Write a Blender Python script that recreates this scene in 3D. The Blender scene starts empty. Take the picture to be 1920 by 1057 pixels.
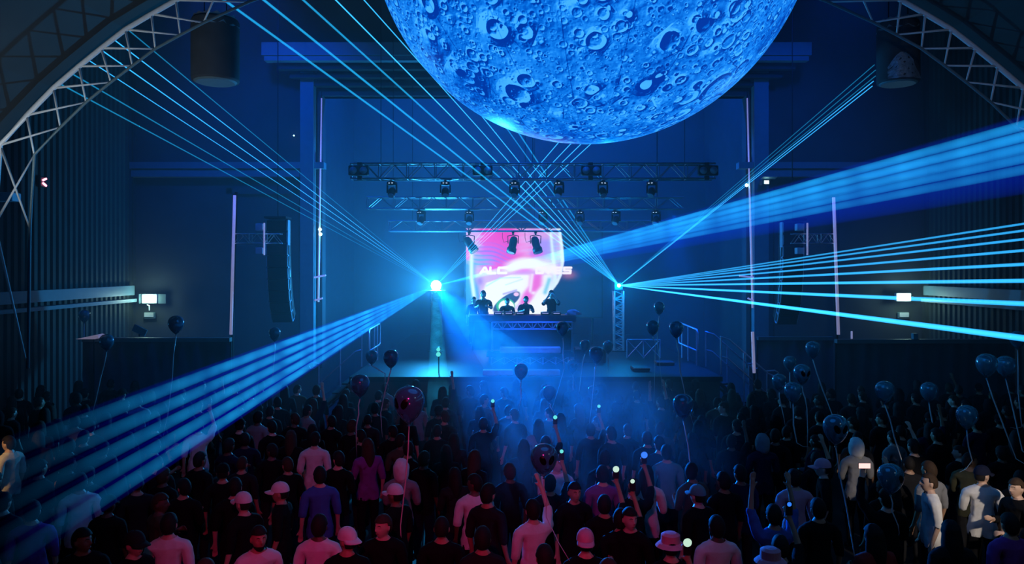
import bpy, math, random
import numpy as np
from mathutils import Vector, Matrix, noise as mnoise

random.seed(7)
rng = np.random.default_rng(11)
scene = bpy.context.scene
COL = scene.collection
PI = math.pi

# ------------------------------------------------------------------ camera
FPX, YH, HC = 1400.0, 500.0, 4.5          # focal length in pixels, horizon row, eye height


def P(px, py, Y):
    """the point that lies at depth Y behind a pixel of the photograph"""
    return Vector(((px - 960.0) / FPX * Y, Y, HC + (YH - py) / FPX * Y))


cam_data = bpy.data.cameras.new('camera')
cam_data.sensor_width = 36.0
cam_data.lens = FPX / 1920.0 * 36.0
cam_data.shift_y = (YH - 528.5) / 1920.0
cam_data.clip_start = 0.05
cam_data.clip_end = 200
cam = bpy.data.objects.new('camera', cam_data)
COL.objects.link(cam)
cam.location = (0, 0, HC)
cam.rotation_euler = (PI / 2, 0, 0)
scene.camera = cam

# ------------------------------------------------------------------ view, world, render behaviour
scene.view_settings.view_transform = 'Standard'
scene.view_settings.look = 'None'
scene.view_settings.gamma = 1.0
scene.view_settings.exposure = 0.0
scene.view_settings.use_curve_mapping = False
scene.cycles.max_bounces = 5
scene.cycles.diffuse_bounces = 2
scene.cycles.glossy_bounces = 2
scene.cycles.transmission_bounces = 2
scene.cycles.transparent_max_bounces = 24
scene.cycles.volume_bounces = 0
scene.cycles.sample_clamp_indirect = 1.5
scene.cycles.use_denoising = True
world = bpy.data.worlds.new('dark_world')
scene.world = world
world.use_nodes = True
world.node_tree.nodes['Background'].inputs[0].default_value = (0.0, 0.004, 0.03, 1)
world.node_tree.nodes['Background'].inputs[1].default_value = 0.0


# ------------------------------------------------------------------ lamps of the venue, and unseen fill lamps added to them
def lamp(name, kind, loc, power, color, radius=0.1, aim=None, size=60, blend=0.4):
    d = bpy.data.lights.new(name, kind)
    d.energy = power
    d.color = color
    d.shadow_soft_size = radius
    if kind == 'SPOT':
        d.spot_size = math.radians(size)
        d.spot_blend = blend
    o = bpy.data.objects.new(name, d)
    COL.objects.link(o)
    o.location = loc
    if aim is not None:
        o.rotation_euler = (Vector(aim) - Vector(loc)).to_track_quat('-Z', 'Y').to_euler()
    return o


LHEAD = P(818, 535, 24.6)
RHEAD = P(1160, 535, 24.6)
BLUE = (0.0, 0.085, 1.0)
# beam heads on the two towers
lamp('tower_light', 'POINT', LHEAD + Vector((0, -0.45, 0)), 2600, (0.02, 0.36, 0.88), 0.10)
lamp('tower_light', 'POINT', RHEAD + Vector((0, -0.45, 0)), 260, (0.0, 0.30, 1.0), 0.06)
lamp('crowd_wash', 'SPOT', LHEAD + Vector((0.05, -0.5, -0.05)), 46000, (0.0, 0.16, 1.0), 0.05, aim=(0.75, 13.5, 1.5), size=19, blend=0.8)
# unseen blue fill lamps added under the ceiling, and a strip behind the lintel of the stage opening
lamp('ceiling_fill', 'SPOT', (-7.2, 18.0, 13.2), 2400, BLUE, 0.5, aim=(-7.4, 24.5, 5.5), size=90, blend=1.0)
lamp('ceiling_fill', 'SPOT', (0.6, 18.0, 13.2), 2000, BLUE, 0.5, aim=(0.6, 26.0, 3.0), size=90, blend=1.0)
lamp('ceiling_fill', 'SPOT', (8.6, 18.0, 13.2), 1500, BLUE, 0.5, aim=(8.8, 24.5, 5.5), size=80, blend=1.0)
lamp('lintel_fill', 'AREA', (0.55, 26.0, 12.8), 1900, (0.0, 0.10, 1.0), 0.2, aim=(0.55, 29.5, 3.0))
bpy.data.lights['lintel_fill'].shape = 'RECTANGLE'
bpy.data.lights['lintel_fill'].size, bpy.data.lights['lintel_fill'].size_y = 12.0, 0.5
lamp('booth_fill', 'SPOT', (0.7, 19.8, 6.4), 1500, (0.02, 0.10, 1.0), 0.12, aim=(0.55, 21.7, 2.3), size=25, blend=0.5)  # fill lamp added to turn the booth front blue
lamp('stair_wash', 'SPOT', (4.8, 22.5, 6.2), 2600, BLUE, 0.15, aim=(4.9, 20.6, 1.7), size=36, blend=0.7)
lamp('stair_wash', 'SPOT', (-3.6, 22.5, 6.2), 1100, BLUE, 0.15, aim=(-3.7, 20.6, 1.7), size=24, blend=0.7)
# red, white and warm lamps on the crowd; arch and glint lamps are unseen additions
lamp('magenta_lamp', 'SPOT', (-0.7, 0.9, 5.7), 620, (1.0, 0.02, 0.19), 0.10, aim=(-1.0, 8.2, 1.5), size=52, blend=0.9)
lamp('white_lamp', 'SPOT', (7.2, 3.6, 4.6), 1200, (1.0, 0.86, 0.70), 0.10, aim=(6.15, 9.9, 1.45), size=15, blend=0.5)
lamp('arch_fill', 'SPOT', (-8.3, 9.2, 3.4), 480, (0.80, 0.92, 1.0), 0.10, aim=(-7.9, 13.0, 8.3), size=60, blend=0.8)  # unseen uplight added to whiten the roof arch
lamp('arch_fill', 'SPOT', (3.8, 3.0, 5.2), 130, (1.0, 0.86, 0.8), 0.10, aim=(9.2, 13.0, 8.0), size=34, blend=0.8)  # dimmer fill added for the opposite arch
lamp('glint_fill', 'POINT', (6.6, 2.5, 6.8), 32, (.85, .9, 1.0), .12)  # unseen lamp added for white glints on the balloons
lamp('glint_fill', 'POINT', (-5.6, 3.5, 6.6), 6, (.6, .75, 1.0), .12)  # weaker bluish twin, added for the same glints
lamp('bar_lamp', 'SPOT', (-8.5, 10.6, 2.5), 60, (1.0, 0.60, 0.22), 0.08, aim=(-8.15, 12.1, 1.45), size=40, blend=0.6)

# ------------------------------------------------------------------ materials


def mat(name, color, rough=0.6, metal=0.0, vary=0.25, scale=6.0, spec=0.5, coat=0.0, emit=None, estr=0.0, bump=0.0):
    """principled material whose colour and roughness vary with a noise texture"""
    m = bpy.data.materials.new(name)
    m.use_nodes = True
    nt = m.node_tree
    b = nt.nodes['Principled BSDF']
    tc = nt.nodes.new('ShaderNodeTexCoord')
    nz = nt.nodes.new('ShaderNodeTexNoise')
    nz.inputs['Scale'].default_value = scale
    nz.inputs['Detail'].default_value = 3
    nt.links.new(tc.outputs['Object'], nz.inputs['Vector'])
    mx = nt.nodes.new('ShaderNodeMix')
    mx.data_type = 'RGBA'
    mx.inputs['A'].default_value = tuple(max(0, c * (1 - vary)) for c in color[:3]) + (1,)
    mx.inputs['B'].default_value = tuple(min(1, c * (1 + vary)) for c in color[:3]) + (1,)
    nt.links.new(nz.outputs['Fac'], mx.inputs['Factor'])
    nt.links.new(mx.outputs['Result'], b.inputs['Base Color'])
    b.inputs['Roughness'].default_value = rough
    b.inputs['Metallic'].default_value = metal
    b.inputs['Specular IOR Level'].default_value = spec
    b.inputs['Coat Weight'].default_value = coat
    b.inputs['Coat Roughness'].default_value = 0.05
    if bump:
        bp = nt.nodes.new('ShaderNodeBump')
        bp.inputs['Strength'].default_value = bump
        bp.inputs['Distance'].default_value = 0.02
        nt.links.new(nz.outputs['Fac'], bp.inputs['Height'])
        nt.links.new(bp.outputs['Normal'], b.inputs['Normal'])
    if emit:
        b.inputs['Emission Color'].default_value = tuple(emit) + (1,)
        b.inputs['Emission Strength'].default_value = estr
    return m


def glow_volume(name, color, strength, soft=None, length=1.0, fade=None, grain=0.0, gscale=2.0):
    """light scattered along a beam: an emitting volume; with fade/grain it follows the beam's own length axis"""
    m = bpy.data.materials.new(name)
    m.use_nodes = True
    nt = m.node_tree
    for n in list(nt.nodes):
        nt.nodes.remove(n)
    out = nt.nodes.new('ShaderNodeOutputMaterial')
    em = nt.nodes.new('ShaderNodeEmission')
    em.inputs['Color'].default_value = tuple(color) + (1,)
    em.inputs['Strength'].default_value = strength
    nt.links.new(em.outputs[0], out.inputs['Volume'])
    if fade or grain:
        tc = nt.nodes.new('ShaderNodeTexCoord')
        val = None
        if fade:
            sp = nt.nodes.new('ShaderNodeSeparateXYZ')
            nt.links.new(tc.outputs['Object'], sp.inputs[0])
            mr = nt.nodes.new('ShaderNodeMapRange')
            mr.inputs['From Min'].default_value = 0
            mr.inputs['From Max'].default_value = length
            nt.links.new(sp.outputs['Z'], mr.inputs['Value'])
            rp = nt.nodes.new('ShaderNodeValToRGB')
            el = rp.color_ramp.elements
            el[0].position, el[0].color = fade[0][0], (fade[0][1],) * 3 + (1,)
            el[1].position, el[1].color = fade[-1][0], (fade[-1][1],) * 3 + (1,)
            for q, v in fade[1:-1]:
                e = el.new(q)
                e.color = (v,) * 3 + (1,)
            nt.links.new(mr.outputs[0], rp.inputs[0])
            val = rp.outputs[0]
        if grain:
            nz = nt.nodes.new('ShaderNodeTexNoise')
            nz.inputs['Scale'].default_value = gscale
            nz.inputs['Detail'].default_value = 3
            nt.links.new(tc.outputs['Object'], nz.inputs['Vector'])
            m2 = nt.nodes.new('ShaderNodeMapRange')
            m2.inputs['From Min'].default_value = 0.35
            m2.inputs['From Max'].default_value = 0.65
            m2.inputs['To Min'].default_value = 1 - grain
            m2.inputs['To Max'].default_value = 1 + grain
            nt.links.new(nz.outputs['Fac'], m2.inputs['Value'])
            if val is None:
                val = m2.outputs[0]
            else:
                mu = nt.nodes.new('ShaderNodeMath')
                mu.operation = 'MULTIPLY'
                nt.links.new(val, mu.inputs[0])
                nt.links.new(m2.outputs[0], mu.inputs[1])
                val = mu.outputs[0]
        ms = nt.nodes.new('ShaderNodeMath')
        ms.operation = 'MULTIPLY'
        ms.inputs[1].default_value = strength
        nt.links.new(val, ms.inputs[0])
        nt.links.new(ms.outputs[0], em.inputs['Strength'])
    return m


M = {
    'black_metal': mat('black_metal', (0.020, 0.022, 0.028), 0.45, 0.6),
    'dark_plastic': mat('dark_plastic', (0.015, 0.015, 0.018), 0.5),
    'alu': mat('aluminium', (0.55, 0.57, 0.60), 0.35, 0.9, 0.15),
    'rig_metal': mat('rig_metal', (0.20, 0.22, 0.24), 0.45, 0.7, 0.2),
    'steel_paint': mat('painted_steel', (0.13, 0.21, 0.24), 0.5, 0.0, 0.15),
    'wall_dark': mat('dark_wall', (0.050, 0.055, 0.065), 0.85, 0, 0.3, 1.5),
    'wall_black': mat('black_drape', (0.030, 0.032, 0.040), 0.95, 0, 0.4, 2.0),
    'floor': mat('dark_floor', (0.010, 0.010, 0.012), 0.6, 0, 0.4, 1.0),
    'deck': mat('stage_deck', (0.009, 0.012, 0.014), 0.5, 0, 0.35, 1.3, bump=0.1, spec=0.2),
    'riser': mat('riser_black', (0.02, 0.02, 0.024), 0.6),
    'roof': mat('roof_sheet', (0.022, 0.028, 0.028), 0.7, 0, 0.3, 2.0),
    'white_paint': mat('white_paint', (0.72, 0.72, 0.74), 0.5, 0, 0.08),
    'screen_frame': mat('screen_frame', (0.012, 0.012, 0.015), 0.5),
    'cloth_white': mat('white_cloth', (0.70, 0.68, 0.70), 0.85, 0, 0.1, 9, bump=0.2),
    'arch_white': mat('arch_white_paint', (0.75, 0.77, 0.78), 0.4, 0.0, 0.1),
    'ribbon': mat('ribbon', (0.62, 0.60, 0.62), 0.35, 0, 0.05),
}



# ------------------------------------------------------------------ building helpers
class MB:
    """collects boxes, tubes, lathes and sheets in world (or local) coordinates; build() links them as one mesh object"""

    def __init__(self):
        self.v, self.f = [], []

    def add(self, vs, fs):
        n = len(self.v)
        self.v += [tuple(q) for q in vs]
        self.f += [tuple(i + n for i in q) for q in fs]
        return self

    def box(self, c, s, rot=None):
        hx, hy, hz = s[0] / 2, s[1] / 2, s[2] / 2
        vs = [Vector((x, y, z)) for x in (-hx, hx) for y in (-hy, hy) for z in (-hz, hz)]
        if rot is not None:
            vs = [rot @ q for q in vs]
        c = Vector(c)
        return self.add([q + c for q in vs], [(0, 1, 3, 2), (4, 6, 7, 5), (0, 4, 5, 1), (2, 3, 7, 6), (0, 2, 6, 4), (1, 5, 7, 3)])

    def span(self, lo, hi):
        return self.box([(a + b) / 2 for a, b in zip(lo, hi)], [abs(b - a) for a, b in zip(lo, hi)])

    def bbox(self, lo, hi, bev=0.02):
        """a box with chamfered vertical and horizontal edges (three stacked octagonal rings)"""
        x0, y0, z0 = lo
        x1, y1, z1 = hi
        b = bev

        def ring(i, z):
            return [(x0 + b + i, y0 + i, z), (x1 - b - i, y0 + i, z), (x1 - i, y0 + b + i, z), (x1 - i, y1 - b - i, z),
                    (x1 - b - i, y1 - i, z), (x0 + b + i, y1 - i, z), (x0 + i, y1 - b - i, z), (x0 + i, y0 + b + i, z)]
        vs = ring(b * .7, z0) + ring(0, z0 + b) + ring(0, z1 - b) + ring(b * .7, z1)
        fs = [tuple(range(7, -1, -1)), tuple(range(24, 32))]
        for k in range(3):
            for i in range(8):
                j = (i + 1) % 8
                fs.append((k * 8 + i, k * 8 + j, k * 8 + 8 + j, k * 8 + 8 + i))
        return self.add(vs, fs)

    def tube(self, p0, p1, r0, r1=None, seg=8, caps=True):
        p0, p1 = Vector(p0), Vector(p1)
        r1 = r0 if r1 is None else r1
        d = (p1 - p0)
        if d.length < 1e-6:
            return self
        q = d.to_track_quat('Z', 'Y')
        vs = []
        for p, r in ((p0, r0), (p1, r1)):
            for i in range(seg):
                a = 2 * PI * i / seg
                vs.append(p + q @ Vector((r * math.cos(a), r * math.sin(a), 0)))
        fs = [(i, (i + 1) % seg, seg + (i + 1) % seg, seg + i) for i in range(seg)]
        if caps:
            fs += [tuple(range(seg - 1, -1, -1)), tuple(range(seg, 2 * seg))]
        return self.add(vs, fs)

    def path(self, pts, r, seg=6):
        """a bent tube through a list of points"""
        pts = [Vector(q) for q in pts]
        rs = r if isinstance(r, (list, tuple)) else [r] * len(pts)
        vs = []
        up = Vector((0.3, 0.2, 1)).normalized()
        for i, p in enumerate(pts):
            d = (pts[min(i + 1, len(pts) - 1)] - pts[max(i - 1, 0)]).normalized()
            a = d.cross(up)
            if a.length < 1e-3:
                a = d.cross(Vector((1, 0, 0)))
            a.normalize()
            b = d.cross(a)
            for k in range(seg):
                t = 2 * PI * k / seg
                vs.append(p + (a * math.cos(t) + b * math.sin(t)) * rs[i])
        fs = []
        for i in range(len(pts) - 1):
            for k in range(seg):
                j = (k + 1) % seg
                fs.append((i * seg + k, i * seg + j, (i + 1) * seg + j, (i + 1) * seg + k))
        n = len(vs)
        fs += [tuple(range(seg - 1, -1, -1)), tuple(range(n - seg, n))]
        return self.add(vs, fs)

    def lathe(self, prof, seg=24, c=(0, 0, 0), rot=None):
        """prof: (radius, height) pairs from bottom to top"""
        vs, fs = [], []
        for r, z in prof:
            for i in range(seg):
                a = 2 * PI * i / seg
                vs.append(Vector((r * math.cos(a), r * math.sin(a), z)))
        for k in range(len(prof) - 1):
            for i in range(seg):
                j = (i + 1) % seg
                fs.append((k * seg + i, k * seg + j, (k + 1) * seg + j, (k + 1) * seg + i))
        fs.append(tuple(range(seg - 1, -1, -1)))
        fs.append(tuple(range((len(prof) - 1) * seg, len(prof) * seg)))
        if rot is not None:
            vs = [rot @ q for q in vs]
        c = Vector(c)
        return self.add([q + c for q in vs], fs)

    def mesh(self, name, off=None):
        me = bpy.data.meshes.new(name)
        vs = self.v if off is None else [(a - off[0], b - off[1], c - off[2]) for a, b, c in self.v]
        me.from_pydata(vs, [], self.f)
        me.update()
        return me


def root_of(o):
    while o.parent is not None:
        o = o.parent
    return o


def link(name, me, m, parent=None, smooth=False, loc=None):
    o = bpy.data.objects.new(name, me)
    COL.objects.link(o)
    if m is not None and not me.materials:
        me.materials.append(m)
    if smooth:
        me.polygons.foreach_set('use_smooth', [True] * len(me.polygons))
    if parent is not None:
        o.parent = parent
    if loc is not None:
        o.location = loc
    return o


def part(name, mb, m, parent, smooth=False):
    """a part whose shape was given in world coordinates; its thing is unrotated and sits at parent's root location"""
    off = root_of(parent).location
    return link(name, mb.mesh(name, off), m, parent, smooth)


def lpart(name, mb, m, parent, smooth=False, loc=None):
    """a part whose shape was given in the thing's own coordinates"""
    return link(name, mb.mesh(name), m, parent, smooth, loc)


def tag(o, label, cat, group=None, kind=None):
    if label:
        o['label'] = label
    if cat:
        o['category'] = cat
    if group:
        o['group'] = group
    if kind:
        o['kind'] = kind
    return o


def thing(name, label, cat, loc=(0, 0, 0), rz=0.0, group=None):
    o = bpy.data.objects.new(name, None)
    o.empty_display_size = 0.1
    COL.objects.link(o)
    o.location = loc
    o.rotation_euler = (0, 0, rz)
    return tag(o, label, cat, group)


def single(name, mb, m, label, cat, group=None, smooth=False, loc=(0, 0, 0)):
    o = link(name, mb.mesh(name, loc), m, None, smooth, loc)
    return tag(o, label, cat, group)


def struct(name, mb, m, label=None, smooth=False):
    o = link(name, mb.mesh(name), m, None, smooth)
    o['kind'] = 'structure'
    return tag(o, label or name.replace('_', ' ') + ' of the dark concert hall', name.split('_')[0])


def copy_tree(o, parent=None):
    c = o.copy()
    COL.objects.link(c)
    if parent is not None:
        c.parent = parent
    for ch in list(o.children):
        copy_tree(ch, c)
    return c


def lattice(mb, a, b, half, bays, r=0.012, faces=('front', 'back', 'top', 'bottom'), up=Vector((0, 0, 1))):
    """zig-zag bracing of a four-chord truss from a to b"""
    a, b = Vector(a), Vector(b)
    d = (b - a).normalized()
    s = d.cross(up).normalized()
    u = s.cross(d).normalized()
    cor = {'front': (s - u, s + u), 'back': (-s - u, -s + u), 'top': (s + u, -s + u), 'bottom': (s - u, -s - u)}
    for fc in faces:
        c0, c1 = cor[fc]
        for k in range(bays):
            p = a + (b - a) * (k / bays)
            q = a + (b - a) * ((k + 1) / bays)
            lo, hi = (c0, c1) if k % 2 == 0 else (c1, c0)
            mb.tube(p + lo * half, q + hi * half, r, seg=5)
            if k % 2 == 0:
                mb.tube(p + c0 * half, p + c1 * half, r, seg=5)
    return mb


def box_truss(t, a, b, half, bays, m, rc=0.022, r=0.012, up=Vector((0, 0, 1))):
    a, b = Vector(a), Vector(b)
    d = (b - a).normalized()
    s = d.cross(up).normalized()
    u = s.cross(d).normalized()
    for c in (s + u, s - u, -s + u, -s - u):
        part('chord', MB().tube(a + c * half, b + c * half, rc, seg=8), m, t)
    part('lattice', lattice(MB(), a, b, half, bays, r, up=up), m, t)


# ------------------------------------------------------------------ the hall
XL, XR, YE, ZC = -12.4, 13.5, 24.5, 14.0          # side walls, end wall, ceiling
XM = 0.5


def corrugated(mb, x, y0, y1, z0, z1, pitch=0.26, depth=0.06, inward=1):
    """trapezoid sheet standing along Y"""
    y = y0
    pts = []
    while y < y1:
        for dy, dx in ((0, 0), (0.3, 0), (0.42, 1), (0.85, 1), (0.98, 0)):
            pts.append((x + inward * dx * depth, min(y1, y + dy * pitch)))
        y += pitch
    vs, fs = [], []
    for px_, py_ in pts:
        vs += [(px_, py_, z0), (px_, py_, z1)]
    for i in range(len(pts) - 1):
        fs.append((2 * i, 2 * i + 2, 2 * i + 3, 2 * i + 1))
    mb.add(vs, fs)
    return mb


struct('floor', MB().span((XL - .3, -4, -0.2), (XR + .3, 31.5, 0)), M['floor'], 'dark flat hall floor under the crowd')
struct('ceiling', MB().span((XL - .3, 13.2, ZC), (XR + .3, 31.5, ZC + .2)), M['roof'], 'high dark ceiling above the stage end')
struct('wall_left', corrugated(MB().span((XL - .3, 13.2, 0), (XL - .02, YE + .2, ZC)), XL, 13.2, YE, 0.0, ZC - .02, inward=1), M['roof'], 'corrugated metal side wall beside the pale exit sign rail')
struct('wall_right', corrugated(MB().span((XR + .02, 13.2, 0), (XR + .3, YE + .2, ZC)), XR, 13.2, YE, 0.0, ZC - .02, inward=-1), M['roof'], 'corrugated metal side wall on the darker side of the hall')
# the end wall with the stage opening
OL, OR, OT = P(600, 0, YE).x, P(1402, 0, YE).x, P(0, 181, YE).z
ew = MB()
ew.span((XL - .3, YE, 0), (OL, YE + .3, ZC))
ew.span((OR, YE, 0), (XR + .3, YE + .3, ZC))
ew.span((OL, YE, OT), (OR, YE + .3, ZC))
struct('wall_front', ew, M['wall_dark'], 'dark end wall around the wide stage opening')
sh = MB()
sh.span((OL - .6, 31.2, 0), (OR + .6, 31.5, ZC))
struct('wall_back', sh, M['wall_black'], 'black draped wall at the back of the stage')
struct('wall_stage_left', MB().span((OL - .6, YE + .3, 0), (OL - .3, 31.2, ZC)), M['wall_black'], 'black side wall of the stage house')
struct('wall_stage_right', MB().span((OR + .3, YE + .3, 0), (OR + .6, 31.2, ZC)), M['wall_black'], 'black side wall of the stage house far side')

# frame around the opening: posts, inner lining, header canopy with stepped soffit
fr = thing('stage_frame', 'pale steel frame with header canopy and posts around the stage opening', 'frame', (XM, YE, 0))
fr['kind'] = 'structure'
for x0, x1 in ((563, 588), (1414, 1441)):
    a, b = P(x0, 150, YE - .4), P(x1, 0, YE - .4)
    part('post', MB().span((a.x, YE - .42, 1.2), (b.x, YE - .02, P(0, 128, YE).z)), M['steel_paint'], fr)
for x0, x1 in ((597, 606), (1397, 1404)):
    a, b = P(x0, 0, YE), P(x1, 0, YE)
    part('lining', MB().span((a.x, YE - .12, 1.2), (b.x, YE + .32, OT)), M['wall_dark'], fr)
part('lining', MB().span((OL, YE - .12, OT), (OR, YE + .32, OT + .14)), M['wall_dark'], fr)
hy = YE - 1.2
a, b = P(490, 80, hy), P(1522, 100, hy)
part('header', MB().span((a.x, hy, P(0, 103, hy).z), (b.x, hy + .25, P(0, 79, hy).z)), M['steel_paint'], fr)
for k in range(4):
    z1 = P(0, 104 + 12 * k, hy).z
    xa, xb = P(494 + 19 * k, 0, hy).x, P(1518 - 19 * k, 0, hy).x
    part('soffit_step', MB().span((xa, hy + .05 + .26 * k, z1 - .14), (xb, hy + .35 + .26 * k, z1)), M['roof'] if k else M['steel_paint'], fr)
# horizontal rails of the end wall
z0, z1 = P(0, 331, YE - .3).z, P(0, 304, YE - .3).z
struct('beam_left', MB().span((P(62, 0, YE).x, YE - .35, (z0 + z1) / 2 + .03), (P(612, 0, YE).x, YE - .01, z1)).span((P(62, 0, YE).x, YE - .28, z0), (P(566, 0, YE).x, YE - .01, (z0 + z1) / 2)), M['steel_paint'], 'horizontal steel beam on the end wall beside the glowing beam head')
struct('beam_right', MB().span((P(1380, 0, YE).x, YE - .35, (z0 + z1) / 2 + .03), (XR, YE - .01, z1)).span((P(1436, 0, YE).x, YE - .28, z0), (XR, YE - .01, (z0 + z1) / 2)), M['steel_paint'], 'horizontal steel beam on the end wall on the darker side')
# the recessed doorway frames behind the speaker stacks
for k, (xa, xb) in enumerate(((424, 560), (1452, 1585))):
    d = MB()
    y0 = YE - .1
    xs = sorted((P(xa, 0, y0).x, P(xb, 0, y0).x))
    zt = P(0, 352, y0).z
    d.span((xs[0], y0, 1.0), (xs[0] + .2, YE - .01, zt)).span((xs[1] - .2, y0, 1.0), (xs[1], YE - .01, zt)).span((xs[0], y0, zt - .2), (xs[1], YE - .01, zt))
    struct(f'door_{k + 1}', d, M['wall_dark'], ['tall dark doorway frame behind the hung speakers by the exit sign rail', 'tall dark doorway frame behind the hung speakers on the darker side'][k])
# rails along the side walls by the exit signs
for k, (x, s) in enumerate(((XL, 1), (XR, -1))):
    z = P(238, 553, 24).z
    r = MB()
    r.span((x + s * .05, 15.0, z), (x + s * .22, YE - .4, z + .30)).span((x + s * .05, 15.0, z - .22), (x + s * .30, YE - .4, z - .12))
    struct(f'trim_{k + 1}', r, M['steel_paint'], ['ledge rail along the corrugated wall lit by the exit sign', 'ledge rail along the far corrugated wall'][k])

# ------------------------------------------------------------------ the arched roof over the crowd: skin and lattice arches
YA = 13.0
outer_px = [(-14, 700), (-10, 420), (0, 272), (50, 216), (100, 165), (148, 124), (190, 90), (235, 55), (284, 26), (330, 0), (420, -44), (540, -92), (700, -136), (850, -158), (1003, -166)]


def arch_profile(off=0.0):
    pts = []
    for x, y in outer_px:
        q = P(x, y, YA)
        pts.append((q.x, q.z))
    c = (XM * .8, 4.0)
    right = [(2 * XM * .8 - x + .12, z) for x, z in reversed(pts[:-1])]
    allp = pts + right
    if off:
        res = []
        for x, z in allp:
            d = Vector((x - c[0], z - c[1])).normalized()
            res.append((x + d.x * off, z + d.y * off))
        return res
    return allp


sk = MB()
pr = arch_profile(0.16)
pr[0] = (pr[0][0], 0.0)
pr[-1] = (pr[-1][0], 0.0)
vs, fs = [], []
for y in (-4.0, 4.0, YA + .25):
    vs += [(x, y, z) for x, z in pr]
n = len(pr)
for k in range(2):
    for i in range(n - 1):
        fs.append((k * n + i, k * n + i + 1, (k + 1) * n + i + 1, (k + 1) * n + i))
sk.add(vs, fs)
o = struct('roof', sk, M['roof'], 'dark curved roof skin over the lattice arches')
# gable between the low vault and the high stage end
gv, gf = [], []
m_ = len(pr)
top = [(min(max(x * 1.6, XL), XR), ZC) for x, z in pr]
top[0], top[-1] = (XL, 0.0), (XR, 0.0)
for k in range(1, 4):
    top[k] = (XL, 3.5 * k)
    top[-1 - k] = (XR, 3.5 * k)
gv = [(x, YA + .25, z) for x, z in pr] + [(x, YA + .25, z) for x, z in top]
gf = [(i, i + 1, m_ + i + 1, m_ + i) for i in range(m_ - 1)]
struct('wall_gable', MB().add(gv, gf), M['roof'], 'dark gable wall between the curved roof and the stage end')
struct('wall_rear', MB().span((pr[0][0], -4.1, 0), (pr[-1][0], -4.0, 11)), M['wall_black'], 'dark rear wall behind the balcony')

for k, (ya, sgn) in enumerate(((YA, -1), (YA, 1))):
    pts = arch_profile(0.0)
    half = len(pts) // 2
    outp = [Vector((x, ya, z)) for x, z in (pts[:half + 1] if sgn < 0 else pts[half:])]
    inn_all = arch_profile(-0.62)
    inp = [Vector((x, ya, z)) for x, z in (inn_all[:half + 1] if sgn < 0 else inn_all[half:])]
    t = thing('roof_arch', ['bright lattice roof arch catching white light, beside the upper laser lines', 'dim lattice roof arch on the darker side above the wide blue beam'][k], 'truss', (outp[0].x if sgn < 0 else outp[-1].x, ya, 0), group=None)
    mm = M['arch_white']
    part('outer_chord', MB().path(outp, 0.045, 8), mm, t, True)
    part('inner_chord', MB().path(inp, 0.025, 8), M['steel_paint'], t, True)
    w = MB()
    for i in range(1, len(outp) - 1):
        w.tube(outp[i], inp[i - 1] if sgn < 0 else inp[i + 1], 0.022, 0.014, 6)
        w.tube(outp[i], inp[min(i + 1, len(inp) - 1)] if sgn < 0 else inp[i - 1], 0.022, 0.014, 6)
    part('web_lattice', w, mm, t, True)

# ------------------------------------------------------------------ stage
ZD = 1.70
M['case_top'] = mat('pale_case_top', (0.55, 0.50, 0.56), 0.4)
M['blue_rail'] = mat('painted_rail', (0.42, 0.46, 0.62), 0.35, 0.3)
dl, dr = P(655, 0, 19).x, P(1355, 0, 19).x
st = thing('stage', 'low black stage with teal lit deck in front of the screen', 'stage', (0.6, 19, 0))
part('deck', MB().span((dl, 19, ZD - .12), (dr, 31, ZD)), M['deck'], st)
part('skirt', MB().span((dl + .05, 19.08, 0), (dr - .05, 19.2, ZD - .12)).span((dl + .05, 19.2, 0), (dl + .17, 24.2, ZD - .12)).span((dr - .17, 19.2, 0), (dr - .05, 24.2, ZD - .12)), M['riser'], st)
for xa, xb in ((905, 962), (990, 1050)):
    b = MB()
    q0, q1 = P(xa, 702, 19.3), P(xb, 0, 19.3)
    b.bbox((q0.x, 19.22, ZD), (q1.x, 19.50, ZD + .13), .02)
    single('footlight_batten', b, M['case_top'], ['pale batten on the stage lip under the booth, nearer the beam head' if xa == 905 else 'pale batten on the stage lip under the booth, nearer the laser tower'][0], 'batten')
# screen wall at the back
YS = 26.6


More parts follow.
